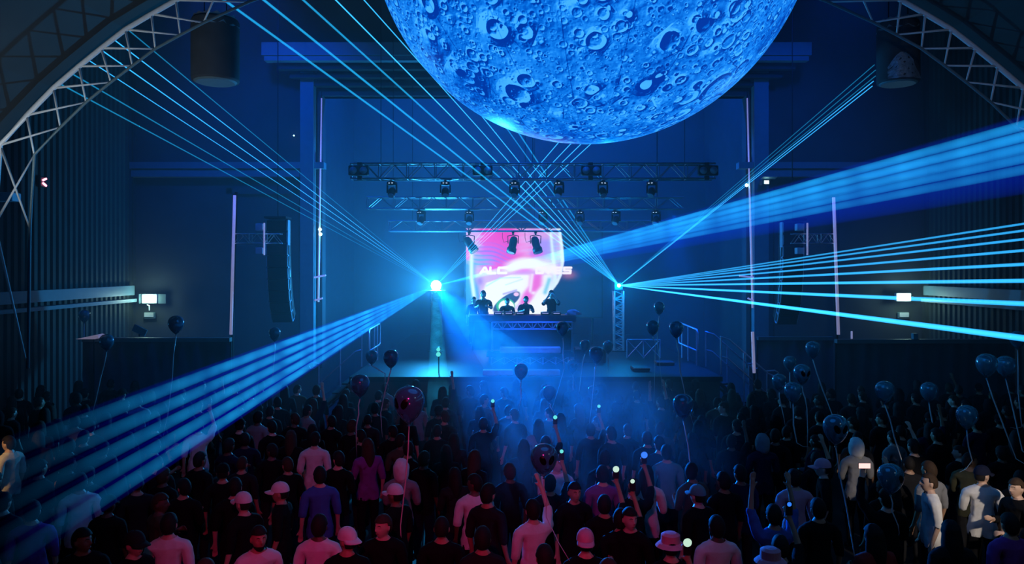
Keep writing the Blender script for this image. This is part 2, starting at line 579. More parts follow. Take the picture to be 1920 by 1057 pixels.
def screen_picture(px, py):
    """the colours the screen shows, px/py in photograph pixels (numpy arrays) -> linear rgb"""
    def s(x, a, b):
        t = np.clip((x - a) / (b - a), 0, 1)
        return t * t * (3 - 2 * t)

    def seg(ax, ay, bx, by):
        dx, dy = bx - ax, by - ay
        t = np.clip(((px - ax) * dx + (py - ay) * dy) / (dx * dx + dy * dy), 0, 1)
        return np.hypot(px - ax - t * dx, py - ay - t * dy)

    def lay(c, col, a):
        return c * (1 - a[..., None]) + np.array(col) * a[..., None]
    c = np.zeros(px.shape + (3,))
    c[...] = (0.0, 0.012, 0.045)
    edge = np.interp(py, [428, 440, 460, 490, 515, 530, 545, 560, 594], [1051, 1053, 1056, 1058, 1054, 1047, 1036, 1032, 1030])
    inside = 1 - s(px, edge - 2, edge + 1.5)
    body = np.zeros_like(c)
    body[...] = (0.70, 0.34, 0.70)
    wob = np.sin(py * .75 + px * .11) * 5 + np.sin(py * .31 - px * .07) * 6
    body = lay(body, (0.86, 0.0, 0.40), s(px + wob * .5, 892, 908) * (1 - s(px + (py - 428) * -.25 + wob, 958, 1000)) * (1 - s(py, 502, 514)))
    streak = np.clip(np.sin((py - 0.22 * (px - 900) + np.sin(px * .09) * 3) * .78), 0, 1)
    body = lay(body, (0.22, 0.10, 0.80), s(py, 446, 472) * (1 - s(py, 488, 500)) * (1 - s(px, 920, 985)) * (.25 + .6 * streak) * s(px, 884, 896))
    body = lay(body, (0.10, 0.35, 0.85), s(py, 470, 486) * (1 - s(py, 496, 504)) * (1 - s(px, 905, 935)) * (.4 + .5 * streak))
    body = lay(body, (0.90, 0.45, 0.85), s(px, 955, 980) * (1 - s(px, 985, 1002)) * (1 - s(py, 470, 486)) * .5)
    body = lay(body, (0.34, 0.26, 0.85), s(px + wob, 992, 1015) * (1 - s(px, 1038, 1048)) * s(py, 440, 455) * (1 - s(py, 478, 490)) * .85)
    body = lay(body, (0.72, 0.10, 0.70), s(px, 990, 998) * (1 - s(px, 1012, 1026)) * s(py, 468, 474) * (1 - s(py, 478, 484)) * .8)
    body = lay(body, (0.38, 0.62, 0.95), s(px, 1022, 1040) * (.35 + .35 * streak))
    body = lay(body, (0.75, 0.95, 0.98), np.exp(-((px - 1036 - (py - 470) * .1) / 3.0) ** 2) * .8)
    body = lay(body, (0.80, 0.97, 1.0), s(px, edge - 9, edge - 3) * .8)
    # left margin: blue with an upright white glow
    body = lay(body, (0.02, 0.16, 0.68), (1 - s(px, 884, 897)) * s(py, 484, 500) * .9)
    body = lay(body, (0.85, 0.02, 0.50), (1 - s(px, 880, 888)) * s(py, 464, 470) * (1 - s(py, 482, 492)))
    body = lay(body, (0.03, 0.20, 0.75), (1 - s(px, 893 + (py - 540) * .2, 904)) * s(py, 512, 540) * .9)
    body = lay(body, (0.35, 0.05, 0.55), np.exp(-((px - 900) / 7) ** 2 - ((py - 527) / 9) ** 2) * .9)
    body = lay(body, (0.70, 0.92, 1.0), np.exp(-((px - 884 - np.clip(py - 520, 0, 99) * .14) / 3.6) ** 2) * s(py, 430, 500))
    # broad white brow and face
    brow = np.exp(-((py - 505 + 12 * np.exp(-((px - 985) / 30) ** 2)) / 11.5) ** 4) * s(px, 936, 966) * (1 - s(px, 1036, 1050))
    body = lay(body, (0.92, 0.92, 0.93), brow)
    face = s(px - np.interp(py, [512, 530, 560, 594], [960, 908, 896, 894]), 0, 9) * s(py, 512, 518)
    body = lay(body, (0.93, 0.94, 0.93), face * (1 - s(px, 1030, 1040)))
    body = lay(body, (0.45, 0.75, 0.78), np.exp(-(seg(912, 536, 938, 521) / 1.6) ** 2) * .8)
    body = lay(body, (0.45, 0.75, 0.78), np.exp(-(seg(938, 521, 976, 520) / 1.4) ** 2) * .7)
    body = lay(body, (0.45, 0.75, 0.78), np.exp(-(seg(948, 534, 980, 523) / 1.4) ** 2) * .6)
    # magenta cheek streaks
    mag = np.exp(-((px - np.interp(py, [514, 535, 550, 570, 580], [1006, 1004, 992, 982, 974])) / np.interp(py, [514, 540, 560, 580], [13, 13, 12, 7])) ** 4) * s(py, 512, 517) * (1 - s(py, 566, 582))
    body = lay(body, (0.84, 0.01, 0.52), mag * .9)
    body = lay(body, (0.92, 0.75, 0.90), np.exp(-(seg(998, 516, 994, 545) / 3.2) ** 2) * .9)
    body = lay(body, (0.95, 0.80, 0.92), np.exp(-((px - 1000) / 5) ** 2 - ((py - 549) / 3) ** 2) * .9)
    body = lay(body, (0.10, 0.55, 0.66), np.exp(-(seg(1022, 548, 1030, 524) / 4.5) ** 2) * .85)
    body = lay(body, (0.72, 0.90, 0.93), np.exp(-(seg(1034, 545, 1040, 520) / 4) ** 2) * .8)
    body = lay(body, (0.55, 0.40, 0.88), np.exp(-(seg(952, 586, 974, 574) / 5) ** 2) * .7)
    # eye: dark almond lid, glowing green rim, white lens
    u, v = (px - 950) * .82 + (py - 566) * -.57, (px - 950) * .57 + (py - 566) * .82
    lid = 1 - s((u / 31) ** 2 + (v / 11.5) ** 2, .8, 1.15)
    body = lay(body, (0.02, 0.025, 0.07), lid * (1 - s(px, 972, 980)))
    body = lay(body, (0.40, 0.30, 0.85), np.exp(-(seg(944, 551, 968, 544) / 2.0) ** 2) * .9)
    body = lay(body, (0.03, 0.45, 0.10), (1 - s(np.hypot((px - 948) / 18.5, (py - 573.5) / 15.0), .88, 1.02)))
    body = lay(body, (0.95, 0.97, 0.92), (1 - s(np.hypot((px - 949.5) / 15.5, (py - 574.5) / 13.0), .86, 1.0)))
    body = lay(body, (0.95, 0.55, 0.75), (1 - s(np.hypot((px - 968) / 6, (py - 551.5) / 4.4), .6, 1.0)))
    body = lay(body, (0.02, 0.03, 0.05), (1 - s(py, 428.5, 430.5)) * .5)
    c = c * (1 - inside[..., None]) + body * inside[..., None]
    # lettering: wide heavy capitals, the middle ones washed out by the white brow
    gl = {'A': [(0, 1, .45, 0), (.45, 0, .6, 0), (.6, 0, 1, 1), (.3, .7, .8, .7)], 'L': [(.05, 0, .05, 1), (.05, 1, .95, 1)],
          'C': [(1, .02, .1, .02), (.08, .02, .08, .98), (.1, .98, 1, .98)], 'O': [(.05, .03, .95, .03), (.95, .03, .95, .97), (.95, .97, .05, .97), (.05, .97, .05, .03)],
          'V': [(0, 0, .42, 1), (.42, 1, 1, 0)], 'E': [(1, .02, .1, .02), (.08, .02, .08, .98), (.1, .98, 1, .98), (.1, .5, .9, .5)],
          'S': [(1, .02, .08, .02), (.08, .02, .08, .5), (.08, .5, .95, .5), (.95, .5, .95, .98), (.95, .98, .02, .98)]}
    let = np.full(px.shape, 99.0)
    for ch, x0, x1 in (('A', 901, 915), ('L', 918, 929), ('C', 933, 949), ('O', 1005, 1018), ('V', 1022, 1036), ('E', 1039, 1052), ('S', 1056, 1070)):
        for ax, ay, bx, by in gl[ch]:
            let = np.minimum(let, seg(x0 + ax * (x1 - x0) + 1 - ay, 501.5 + ay * 10.5, x0 + bx * (x1 - x0) + 1 - by, 501.5 + by * 10.5))
    glow = np.exp(-((px - 1066) / 12) ** 2 - ((py - 515) / 7) ** 2) * (px > edge)
    c = c + glow[..., None] * np.array((0.30, 0.07, 0.05))
    c = lay(c, (1.0, 0.90, 0.90), 1 - s(let, 1.5, 2.9))
    return c


NU, NV = 420, 270
gx, gy = np.meshgrid(np.linspace(874, 1128, NU), np.linspace(427.5, 594, NV))
pic = screen_picture(gx, gy)
o0, o1 = P(874, 427.5, YS), P(1128, 594, YS)
vx = np.interp(gx, [874, 1128], [o0.x, o1.x]).ravel()
vz = np.interp(gy, [427.5, 594], [o0.z, o1.z]).ravel()
verts = np.stack([vx, np.full(vx.shape, YS), vz], 1)
idx = np.arange(NU * NV).reshape(NV, NU)
faces = np.stack([idx[:-1, :-1], idx[1:, :-1], idx[1:, 1:], idx[:-1, 1:]], -1).reshape(-1, 4)
sm = bpy.data.materials.new('led_picture')
sm.use_nodes = True
nt = sm.node_tree
b = nt.nodes['Principled BSDF']
b.inputs['Base Color'].default_value = (0.01, 0.01, 0.012, 1)
b.inputs['Roughness'].default_value = 0.5
at_ = nt.nodes.new('ShaderNodeVertexColor')
at_.layer_name = 'picture'
nt.links.new(at_.outputs['Color'], b.inputs['Emission Color'])
b.inputs['Emission Strength'].default_value = 1.12
sc_t = thing('led_screen', 'large lit screen with a pink and white alien face behind the performers', 'screen', (0.75, YS, ZD))
me = bpy.data.meshes.new('display')
me.from_pydata([tuple(q - np.array(sc_t.location)) for q in verts], [], [tuple(q) for q in faces])
ca = me.color_attributes.new('picture', 'FLOAT_COLOR', 'POINT')
ca.data.foreach_set('color', np.concatenate([pic.reshape(-1, 3), np.ones((NU * NV, 1))], 1).astype(np.float32).ravel())
link('display', me, sm, sc_t)
part('cabinet', MB().span((o0.x - .05, YS + .02, o1.z - .05), (o1.x + .05, YS + .18, o0.z + .05)), M['screen_frame'], sc_t)
for x in (o0.x + .3, (o0.x + o1.x) / 2, o1.x - .3):
    part('support_post', MB().tube((x, YS + .3, ZD), (x, YS + .3, o0.z), .04), M['black_metal'], sc_t)

# performer's riser and booth
yr = 21.3
zr = P(0, 663, yr).z
xa, xb = P(922, 0, yr).x, P(1066, 0, yr).x
t = thing('booth_riser', 'raised blue lit platform with lattice legs carrying the performers', 'platform', ((xa + xb) / 2, yr, ZD))
part('platform_top', MB().span((xa - .15, yr, zr - .09), (xb + .15, 24.3, zr)), M['deck'], t)
lg = MB()
nb = 6
for k in range(nb + 1):
    x = xa + (xb - xa) * k / nb
    part('leg', MB().tube((x, yr + .06, ZD), (x, yr + .06, zr - .09), .022), M['blue_rail'], t)
for k in range(nb):
    x0, x1 = xa + (xb - xa) * k / nb, xa + (xb - xa) * (k + 1) / nb
    lg.tube((x0, yr + .06, ZD + .02), (x1, yr + .06, zr - .1), .012, seg=5).tube((x1, yr + .06, ZD + .02), (x0, yr + .06, zr - .1), .012, seg=5)
part('brace_lattice', lg, M['blue_rail'], t)
part('back_panel', MB().span((xa - .1, yr + .5, ZD), (xb + .1, yr + .56, zr - .09)), M['riser'], t)
b = MB()
q0, q1 = P(937, 657, yr + .25), P(1051, 649, yr + .25)
b.bbox((q0.x, yr + .1, zr), (q1.x, yr + .4, zr + .17), .02)
single('equipment_case', b, M['case_top'], 'long pale flat case at the foot of the booth opening', 'case')
yb = 21.75
zt = P(0, 604, yb).z
zb_ = P(0, 617, yb).z
bx0, bx1 = P(923, 0, yb).x, P(1073, 0, yb).x
t = thing('truss_goalpost', 'blue lit truss goalpost frame in front of the performers table', 'frame', ((bx0 + bx1) / 2, yb, zr))
for x in (bx0, bx1):
    part('post', MB().tube((x, yb, zr), (x, yb, zt), .03), M['blue_rail'], t)
box_truss(t, (bx0, yb, (zt + zb_) / 2), (bx1, yb, (zt + zb_) / 2), (zt - zb_) / 2, 16, M['blue_rail'], .02, .011)
yt = 22.15
tz = P(0, 591, yt).z
t = thing('performer_table', 'dark blue fronted table carrying mixing gear behind the truss frame', 'table', ((bx0 + bx1) / 2, yt, zr))
tx0, tx1 = P(880, 0, yt).x, P(1080, 0, yt).x
part('table_top', MB().span((tx0, yt, tz - .05), (tx1, yt + .65, tz)), M['black_metal'], t)
part('front_drape', MB().span((tx0 + .15, yt + .02, zr + .01), (tx1 - .15, yt + .05, tz - .2)), M['wall_black'], t)
part('front_panel', MB().span((tx0, yt - .02, tz - .2), (tx1, yt, tz)), mat('table_front', (.05, .06, .12), .5), t)
for x in (tx0 + .1, tx1 - .1):
    for y in (yt + .06, yt + .58):
        part('leg', MB().tube((x, y, zr), (x, y, tz - .05), .025), M['black_metal'], t)
for k, (px_, w) in enumerate(((934, .26), (954, .26), (975, .28), (1022, .26), (1043, .26))):
    x = P(px_, 0, yt + .3).x
    g = thing('deck_player' if k != 2 else 'mixer', f'small black {"player" if k != 2 else "mixer"} with lit edge on the performers table, ' + ('nearest the tall silhouette', 'second from the tall silhouette', 'under the bent silhouette', 'beside the raised hands', 'at the pale bundle end')[k], 'player' if k != 2 else 'mixer', (x, yt + .3, tz))
    lpart('case', MB().bbox((-w / 2, -.17, 0), (w / 2, .17, .08), .012), M['dark_plastic'], g)
    lpart('platter' if k != 2 else 'fader_panel', MB().lathe([(.10, .08), (.10, .092), (.02, .095)], 16), M['alu'], g)
    lpart('led_strip', MB().box((0, -.172, .05), (w * .7, .008, .02)), mat('led_strip', (.5, .5, .6), .4, emit=(.6, .6, 1), estr=.5), g)
q = P(1067, 590, yt + .3)
bn = thing('cloth_bundle', 'pinkish crumpled bundle on the end of the performers table', 'bundle', (q.x + .12, yt + .3, tz))
mb = MB()
vs, fs = [], []
for i in range(9):
    for k in range(14):
        a, e = 2 * PI * k / 14, PI / 2 * i / 8
        r = .22 + .05 * math.sin(a * 3 + i) + .03 * math.sin(a * 5 + 2 * i)
        vs.append((r * math.cos(a) * math.cos(e), .6 * r * math.sin(a) * math.cos(e), .16 * math.sin(e) + .0))
for i in range(8):
    for k in range(14):
        fs.append((i * 14 + k, i * 14 + (k + 1) % 14, (i + 1) * 14 + (k + 1) % 14, (i + 1) * 14 + k))
lpart('cloth', MB().add(vs, fs), mat('pink_cloth', (.75, .45, .55), .8), bn, True)


# ------------------------------------------------------------------ laser towers and beam heads
def tower(px, label, metal, name='laser_tower'):
    y = 24.8
    x = P(px, 0, y).x
    top = P(0, 545, y).z
    hw = 11 / FPX * y * .78
    t = thing(name, label, 'tower', (x, y, ZD))
    box_truss(t, (x, y, ZD + .03), (x, y, top), hw, 14, metal, .026, .012, up=Vector((0, 1, 0)))
    part('base_plate', MB().span((x - hw * 1.6, y - hw * 1.6, ZD), (x + hw * 1.6, y + hw * 1.6, ZD + .03)), M['black_metal'], t)
    part('top_plate', MB().span((x - hw * 1.2, y - hw * 1.2, top), (x + hw * 1.2, y + hw * 1.2, top + .02)), M['black_metal'], t)
    return top + .02


top = tower(818, 'square aluminium truss tower carrying the blazing white beam head', M['black_metal'])  # darker metal than its twin stands in for the tower's dimness
tower(1160, 'square aluminium truss tower carrying the laser projector beside the booth', M['alu'])


def beam(parent, src, dst, r0, r1, m, name='light_beam', reach=1.0):
    """a beam as a slim cone that glows itself in place of lit haze along its own local Z axis"""
    src, dst = Vector(src), Vector(dst)
    d = (dst - src) * reach
    r1 = r0 + (r1 - r0) * reach
    mb = MB().tube((0, 0, 0), (0, 0, d.length), r0, r1, 14)
    o = link(name, mb.mesh(name), m, parent)
    o.location = src - root_of(parent).location
    o.rotation_euler = d.to_track_quat('Z', 'Y').to_euler()
    return o


def head(loc, top, label, name, hw):
    top += .004
    t = thing(name, label, 'laser', (loc.x, loc.y + .1, top))
    part('housing', MB().bbox((loc.x - hw, loc.y - .05, top), (loc.x + hw, loc.y + .40, loc.z + .10), .02), M['black_metal'], t)
    part('heat_sink', MB().span((loc.x - hw * .8, loc.y + .40, top + .03), (loc.x + hw * .8, loc.y + .46, loc.z + .06)), M['alu'], t)
    return t


LT = head(LHEAD, top, 'blazing white cyan beam head on its tower left of the screen', 'moving_light', .16)
RT = head(RHEAD, top, 'laser projector throwing thin cyan fans from the tower right of the booth', 'laser_projector', .15)
part('lens', MB().lathe([(.0, -.13), (.10, -.11), (.15, -.06), (.165, 0), (.165, .02)], 20, LHEAD + Vector((0, -.07, 0)), Matrix.Rotation(-PI / 2, 3, 'X')), mat('hot_lens', (.9, .95, 1), .3, emit=(.75, .97, 1.0), estr=30), LT, True)
part('lens', MB().lathe([(.0, -.05), (.04, -.04), (.055, 0)], 16, RHEAD + Vector((0, -.06, 0)), Matrix.Rotation(-PI / 2, 3, 'X')), mat('laser_lens', (.9, .95, 1), .3, emit=(.6, .95, 1.0), estr=14), RT, True)
part('shelf', MB().span((LHEAD.x - .32, 23.95, top + .0), (LHEAD.x + .32, 24.56, top + .014)).span((LHEAD.x - .05, 23.95, top - .04), (LHEAD.x + .05, 24.56, top)), M['black_metal'], LT)  # plate added to keep the lamp's light off the deck
LS, RS = LHEAD + Vector((0, -.16, 0)), RHEAD + Vector((0, -.12, 0))

BEAMC = (0.03, 0.42, 0.95)
g_thin = glow_volume('laser_thin', BEAMC, 58.0)
g_mid = glow_volume('laser_mid', (0.03, 0.42, 0.95), 18.0)
g_dim = glow_volume('laser_dim', (0.01, 0.30, 0.62), 22.0)
g_core = glow_volume('laser_core', (0.05, 0.62, 1.0), 12.0)
# projector: fan up and to the upper corner
for px, py, Y, g, r in ((470, 36, 14.5, g_dim, .026), (420, -60, 14, g_dim, .028), (500, -62, 14.5, g_dim, .025), (566, -64, 16, g_thin, .017), (620, -70, 17, g_thin, .015),
                        (735, 10, 20, g_thin, .016), (792, 20, 20, g_dim, .022), (828, 30, 20, g_dim, .026)):
    beam(RT, RS, P(px, py, Y), r * .7, r, g, reach=1.25)
# projector: short fan to the hanging drum
for px, py in ((1640, 121), (1642, 131), (1642, 142), (1638, 152), (1636, 161)):
    beam(RT, RS, P(px, py, 19.5), .010, .013, g_dim if py < 150 else g_thin)
# projector: wide fan towards the audience
for px, py, Y, r in ((1935, 417, 16, .027), (1935, 430, 15.4, .028), (1935, 446.5, 14.6, .029), (1935, 468, 13.6, .029), (1935, 494.5, 12.4, .031), (1935, 526, 11.0, .034), (1935, 570, 9.6, .036), (1935, 636, 8.0, .038)):
    beam(RT, RS, P(px, py, Y), .018, r, g_mid, reach=1.4)
# beam head: fan of fine lines to the upper corner
for px, py, Y, r in ((155, -15, 15, .016), (97, -15, 15, .015), (40, -12, 15, .016), (-20, -8, 15, .014), (-20, 48, 15.5, .020), (-20, 86, 15.5, .020)):
    beam(LT, LS, P(px, py, Y), .006, r, g_dim if py > 40 or px == 155 else g_thin, reach=1.25)
# beam head: four lines up behind the moon
for px, py in ((1135, 165), (1165, 170), (1190, 172), (1215, 172)):
    beam(LT, LS, P(px, py, 18), .006, .014, g_thin)

FADE = [(0.0, 1.0), (0.10, 0.55), (0.45, 0.38), (0.72, 0.20), (0.93, 0.02), (1.0, 0.0)]
# beam head: five thick shafts sweeping down over the crowd towards the camera side
for k, sl in enumerate((0.385, 0.448, 0.512, 0.578, 0.640)):
    dst = P(-30, 535 + sl * 848, 7.4)
    L = (dst - LS).length
    gc = glow_volume('shaft_core', (0.010, 0.36, 0.66), 9.0, length=L, fade=FADE, grain=.55, gscale=1.3)
    gh = glow_volume('shaft_halo', (0.0, 0.004, 0.66), 3.2, length=L, fade=FADE)
    beam(LT, LS, dst, .012, .098, gc)
    beam(LT, LS, dst, .02, .15, gh, 'beam_halo')
FADE2 = [(0.0, 1.5), (0.14, 1.1), (0.43, .8), (0.72, .6), (1.0, 0.0)]
# beam head: broad band crossing the picture of the screen to the far side, made of close shafts
for k, (py, r, s_) in enumerate(((236, .050, 1.0), (258, .052, 1.15), (280, .052, .95), (300, .050, .75), (322, .050, .55))):
    dst = P(1960, py - 12, 8.4)
    L = (dst - LS).length * 1.4
    gc = glow_volume('band_core', (0.014, 0.40, 0.86), 6.5 * s_, length=L, fade=FADE2, grain=.4, gscale=1.1)
    beam(LT, LS, dst, .012, r * 1.25, gc, reach=1.4)
dst = P(1960, 282, 8.4)
gh = glow_volume('band_halo', (0.0, 0.02, 0.62), .55, length=(dst - LS).length * 1.4, fade=FADE2)
beam(LT, LS, dst, .03, .46, gh, 'beam_halo', reach=1.4)
dst = P(1960, 372, 8.8)
gh = glow_volume('band_glow', (0.0, 0.03, 0.40), .22, length=(dst - LS).length, fade=[(0, 1), (.25, 1), (.7, .15), (1, 0)])  # faint emission standing in for lit haze below the band
beam(LT, LS, dst, .03, .60, gh, 'beam_halo')
# beam head: narrow shaft straight down in front of the stage
dst = P(824, 790, 17.6)
gc = glow_volume('down_shaft', (0.01, 0.32, 0.62), 1.1, length=(dst - LS).length, fade=[(0, 1), (.3, .6), (.7, .4), (1, 0)], grain=.7, gscale=4)
beam(LT, LS, dst, .08, .34, gc)
dst = P(1010, 745, 18.2)
gc = glow_volume('down_shaft_wide', (0.004, 0.26, 0.62), .8, length=(dst - LS).length, fade=[(0, 1), (.3, .6), (.7, .35), (1, 0)], grain=.8, gscale=2.5)
beam(LT, LS, dst, .06, .80, gc)

# ------------------------------------------------------------------ haze in the hall
hz = bpy.data.materials.new('hall_haze')
hz.use_nodes = True
nt = hz.node_tree
for n in list(nt.nodes):
    nt.nodes.remove(n)
out = nt.nodes.new('ShaderNodeOutputMaterial')
vs_ = nt.nodes.new('ShaderNodeVolumeScatter')
vs_.inputs['Color'].default_value = (0.8, 0.9, 1, 1)
vs_.inputs['Density'].default_value = 0.016
vs_.inputs['Anisotropy'].default_value = 0.25
nt.links.new(vs_.outputs[0], out.inputs['Volume'])
o = link('haze', MB().span((XL - .5, 14.0, -.3), (XR + .5, 32, ZC + .4)).mesh('haze'), hz)
tag(o, 'thin stage haze filling the stage end of the hall', 'haze', kind='stuff')


# ------------------------------------------------------------------ the moon balloon
def moon_material(R):
    m = bpy.data.materials.new('moon_print')
    m.use_nodes = True
    nt = m.node_tree
    bsdf = nt.nodes['Principled BSDF']
    N, Lk = nt.nodes.new, nt.links.new
    g = bpy.data.node_groups.new('crater_height', 'ShaderNodeTree')
    g.interface.new_socket('Vector', in_out='INPUT', socket_type='NodeSocketVector')
    g.interface.new_socket('Height', in_out='OUTPUT', socket_type='NodeSocketFloat')
    gi, go = g.nodes.new('NodeGroupInput'), g.nodes.new('NodeGroupOutput')
    total = None
    for sc_, amp, rmin, rmax in ((3.6, 1.0, .04, .34), (7.5, 1.0, .06, .42), (14.0, .85, .10, .46), (26.0, .62, .12, .48), (46.0, .42, .2, .5)):
        vo = g.nodes.new('ShaderNodeTexVoronoi')
        vo.inputs['Scale'].default_value = sc_
        wv = g.nodes.new('ShaderNodeTexNoise')
        wv.inputs['Scale'].default_value = sc_ * 1.3
        wv.inputs['Detail'].default_value = 2
        g.links.new(gi.outputs[0], wv.inputs['Vector'])
        wm = g.nodes.new('ShaderNodeVectorMath')
        wm.operation = 'MULTIPLY_ADD'
        wm.inputs[1].default_value = (.16 / sc_,) * 3
        g.links.new(wv.outputs['Color'], wm.inputs[0])
        g.links.new(gi.outputs[0], wm.inputs[2])
        g.links.new(wm.outputs[0], vo.inputs['Vector'])
        sp = g.nodes.new('ShaderNodeSeparateColor')
        g.links.new(vo.outputs['Color'], sp.inputs[0])
        pw = g.nodes.new('ShaderNodeMath')
        pw.operation = 'POWER'
        pw.inputs[1].default_value = 1.6
        g.links.new(sp.outputs[0], pw.inputs[0])
        rr = g.nodes.new('ShaderNodeMapRange')
        rr.inputs['To Min'].default_value = rmin * 2
        rr.inputs['To Max'].default_value = rmax * 2
        g.links.new(pw.outputs[0], rr.inputs['Value'])
        dv = g.nodes.new('ShaderNodeMath')
        dv.operation = 'DIVIDE'
        g.links.new(vo.outputs['Distance'], dv.inputs[0])
        g.links.new(rr.outputs[0], dv.inputs[1])
        rp = g.nodes.new('ShaderNodeValToRGB')
        el = rp.color_ramp.elements
        el[0].position, el[0].color = 0.0, (.12,) * 3 + (1,)
        el[1].position, el[1].color = 1.0, (.5,) * 3 + (1,)
        for q, v in ((.30, .10), (.42, .35), (.50, .95), (.60, .72), (.78, .54)):
            e = el.new(q)
            e.color = (v,) * 3 + (1,)
        g.links.new(dv.outputs[0], rp.inputs[0])
        mu = g.nodes.new('ShaderNodeMath')
        mu.operation = 'MULTIPLY'
        mu.inputs[1].default_value = amp / sc_
        g.links.new(rp.outputs[0], mu.inputs[0])
        if total is None:
            total = mu.outputs[0]
        else:
            ad = g.nodes.new('ShaderNodeMath')
            g.links.new(total, ad.inputs[0])
            g.links.new(mu.outputs[0], ad.inputs[1])
            total = ad.outputs[0]
    nz = g.nodes.new('ShaderNodeTexNoise')
    nz.inputs['Scale'].default_value = 26
    nz.inputs['Detail'].default_value = 5
    g.links.new(gi.outputs[0], nz.inputs['Vector'])
    mu = g.nodes.new('ShaderNodeMath')
    mu.operation = 'MULTIPLY_ADD'
    mu.inputs[1].default_value = .035
    g.links.new(nz.outputs['Fac'], mu.inputs[0])
    g.links.new(total, mu.inputs[2])
    g.links.new(mu.outputs[0], go.inputs[0])
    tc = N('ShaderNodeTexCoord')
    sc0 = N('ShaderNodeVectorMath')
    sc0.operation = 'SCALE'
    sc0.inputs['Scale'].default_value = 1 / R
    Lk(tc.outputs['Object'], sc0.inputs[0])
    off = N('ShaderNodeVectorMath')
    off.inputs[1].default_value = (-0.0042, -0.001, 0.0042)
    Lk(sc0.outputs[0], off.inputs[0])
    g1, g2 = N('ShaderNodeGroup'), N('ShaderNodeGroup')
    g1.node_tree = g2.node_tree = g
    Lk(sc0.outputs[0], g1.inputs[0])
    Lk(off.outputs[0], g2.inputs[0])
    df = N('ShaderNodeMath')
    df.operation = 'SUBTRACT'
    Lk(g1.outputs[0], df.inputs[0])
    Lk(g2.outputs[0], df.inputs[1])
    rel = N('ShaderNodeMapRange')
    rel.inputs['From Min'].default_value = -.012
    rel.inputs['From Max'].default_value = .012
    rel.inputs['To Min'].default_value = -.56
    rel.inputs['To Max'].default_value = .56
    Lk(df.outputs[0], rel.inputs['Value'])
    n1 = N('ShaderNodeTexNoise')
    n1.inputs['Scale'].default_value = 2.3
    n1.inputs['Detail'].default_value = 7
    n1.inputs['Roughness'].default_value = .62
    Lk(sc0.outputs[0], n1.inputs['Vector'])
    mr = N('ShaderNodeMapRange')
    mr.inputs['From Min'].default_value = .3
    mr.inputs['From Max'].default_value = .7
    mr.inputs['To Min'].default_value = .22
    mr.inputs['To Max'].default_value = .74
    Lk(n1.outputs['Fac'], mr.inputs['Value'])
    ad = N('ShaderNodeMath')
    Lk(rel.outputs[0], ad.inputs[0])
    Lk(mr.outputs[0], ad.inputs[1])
    # printed seams between the gores of the balloon
    sp = N('ShaderNodeSeparateXYZ')
    Lk(sc0.outputs[0], sp.inputs[0])
    an = N('ShaderNodeMath')
    an.operation = 'ARCTAN2'
    Lk(sp.outputs['Y'], an.inputs[0])
    Lk(sp.outputs['X'], an.inputs[1])
    ga = N('ShaderNodeMath')
    ga.operation = 'MULTIPLY_ADD'
    ga.inputs[1].default_value = 18 / (2 * PI)
    ga.inputs[2].default_value = 40.18
    Lk(an.outputs[0], ga.inputs[0])
    fr_ = N('ShaderNodeMath')
    fr_.operation = 'FRACT'
    Lk(ga.outputs[0], fr_.inputs[0])
    lt = N('ShaderNodeMath')
    lt.operation = 'LESS_THAN'
    lt.inputs[1].default_value = .018
    Lk(fr_.outputs[0], lt.inputs[0])
    sb = N('ShaderNodeMath')
    sb.operation = 'MULTIPLY_ADD'
    sb.inputs[1].default_value = -.30
    Lk(lt.outputs[0], sb.inputs[0])
    Lk(ad.outputs[0], sb.inputs[2])
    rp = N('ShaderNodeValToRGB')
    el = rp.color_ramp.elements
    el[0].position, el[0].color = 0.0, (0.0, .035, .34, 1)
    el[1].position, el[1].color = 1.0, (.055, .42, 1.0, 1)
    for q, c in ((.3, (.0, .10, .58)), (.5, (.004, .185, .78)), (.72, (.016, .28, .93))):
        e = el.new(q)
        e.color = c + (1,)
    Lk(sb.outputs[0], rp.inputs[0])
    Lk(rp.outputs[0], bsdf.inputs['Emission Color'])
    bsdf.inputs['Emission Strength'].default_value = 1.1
    bsdf.inputs['Base Color'].default_value = (.10, .14, .22, 1)
    bsdf.inputs['Roughness'].default_value = .34
    return m


YM = 7.9
R = 407 / FPX * YM
mc = P(1103, -142, YM)
t = thing('moon_balloon', 'giant glowing blue moon globe hanging over the crowd', 'balloon', mc)
prof = [(R * math.sin(PI * k / 96), -R * math.cos(PI * k / 96)) for k in range(1, 96)]
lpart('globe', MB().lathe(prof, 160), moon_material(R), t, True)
lpart('top_ring', MB().lathe([(.16, R - .02), (.16, R + .05), (.10, R + .06)], 24), M['alu'], t)
lpart('cable', MB().tube((0, 0, R + .05), (0, 0, R + 1.6), .012), M['black_metal'], t)

# ------------------------------------------------------------------ lighting rig
rig = ((660, 1338, 322, 20.0, .20, 26), (690, 1280, 381, 22.6, .17, 24), (730, 1275, 424, 24.0, .16, 22))
names = ('downstage lighting truss nearest the crowd, topmost of the three', 'middle lighting truss of the three above the stage', 'upstage lighting truss just above the screen, lowest of the three')
truss_z = []
for (x0, x1, py, Y, hf, nb), lb in zip(rig, names):
    a, b = P(x0, py, Y), P(x1, py, Y)
    t = thing('lighting_truss', lb, 'truss', ((a.x + b.x) / 2, Y, a.z))
    box_truss(t, a, b, hf, nb, M['rig_metal'], .024, .012)
    for f in (.08, .5, .92):
        x = a.x + (b.x - a.x) * f
        part('hanging_cable', MB().tube((x, Y, a.z + hf), (x, Y, ZC), .008), M['black_metal'], t)
    truss_z.append((a.z - hf, Y))

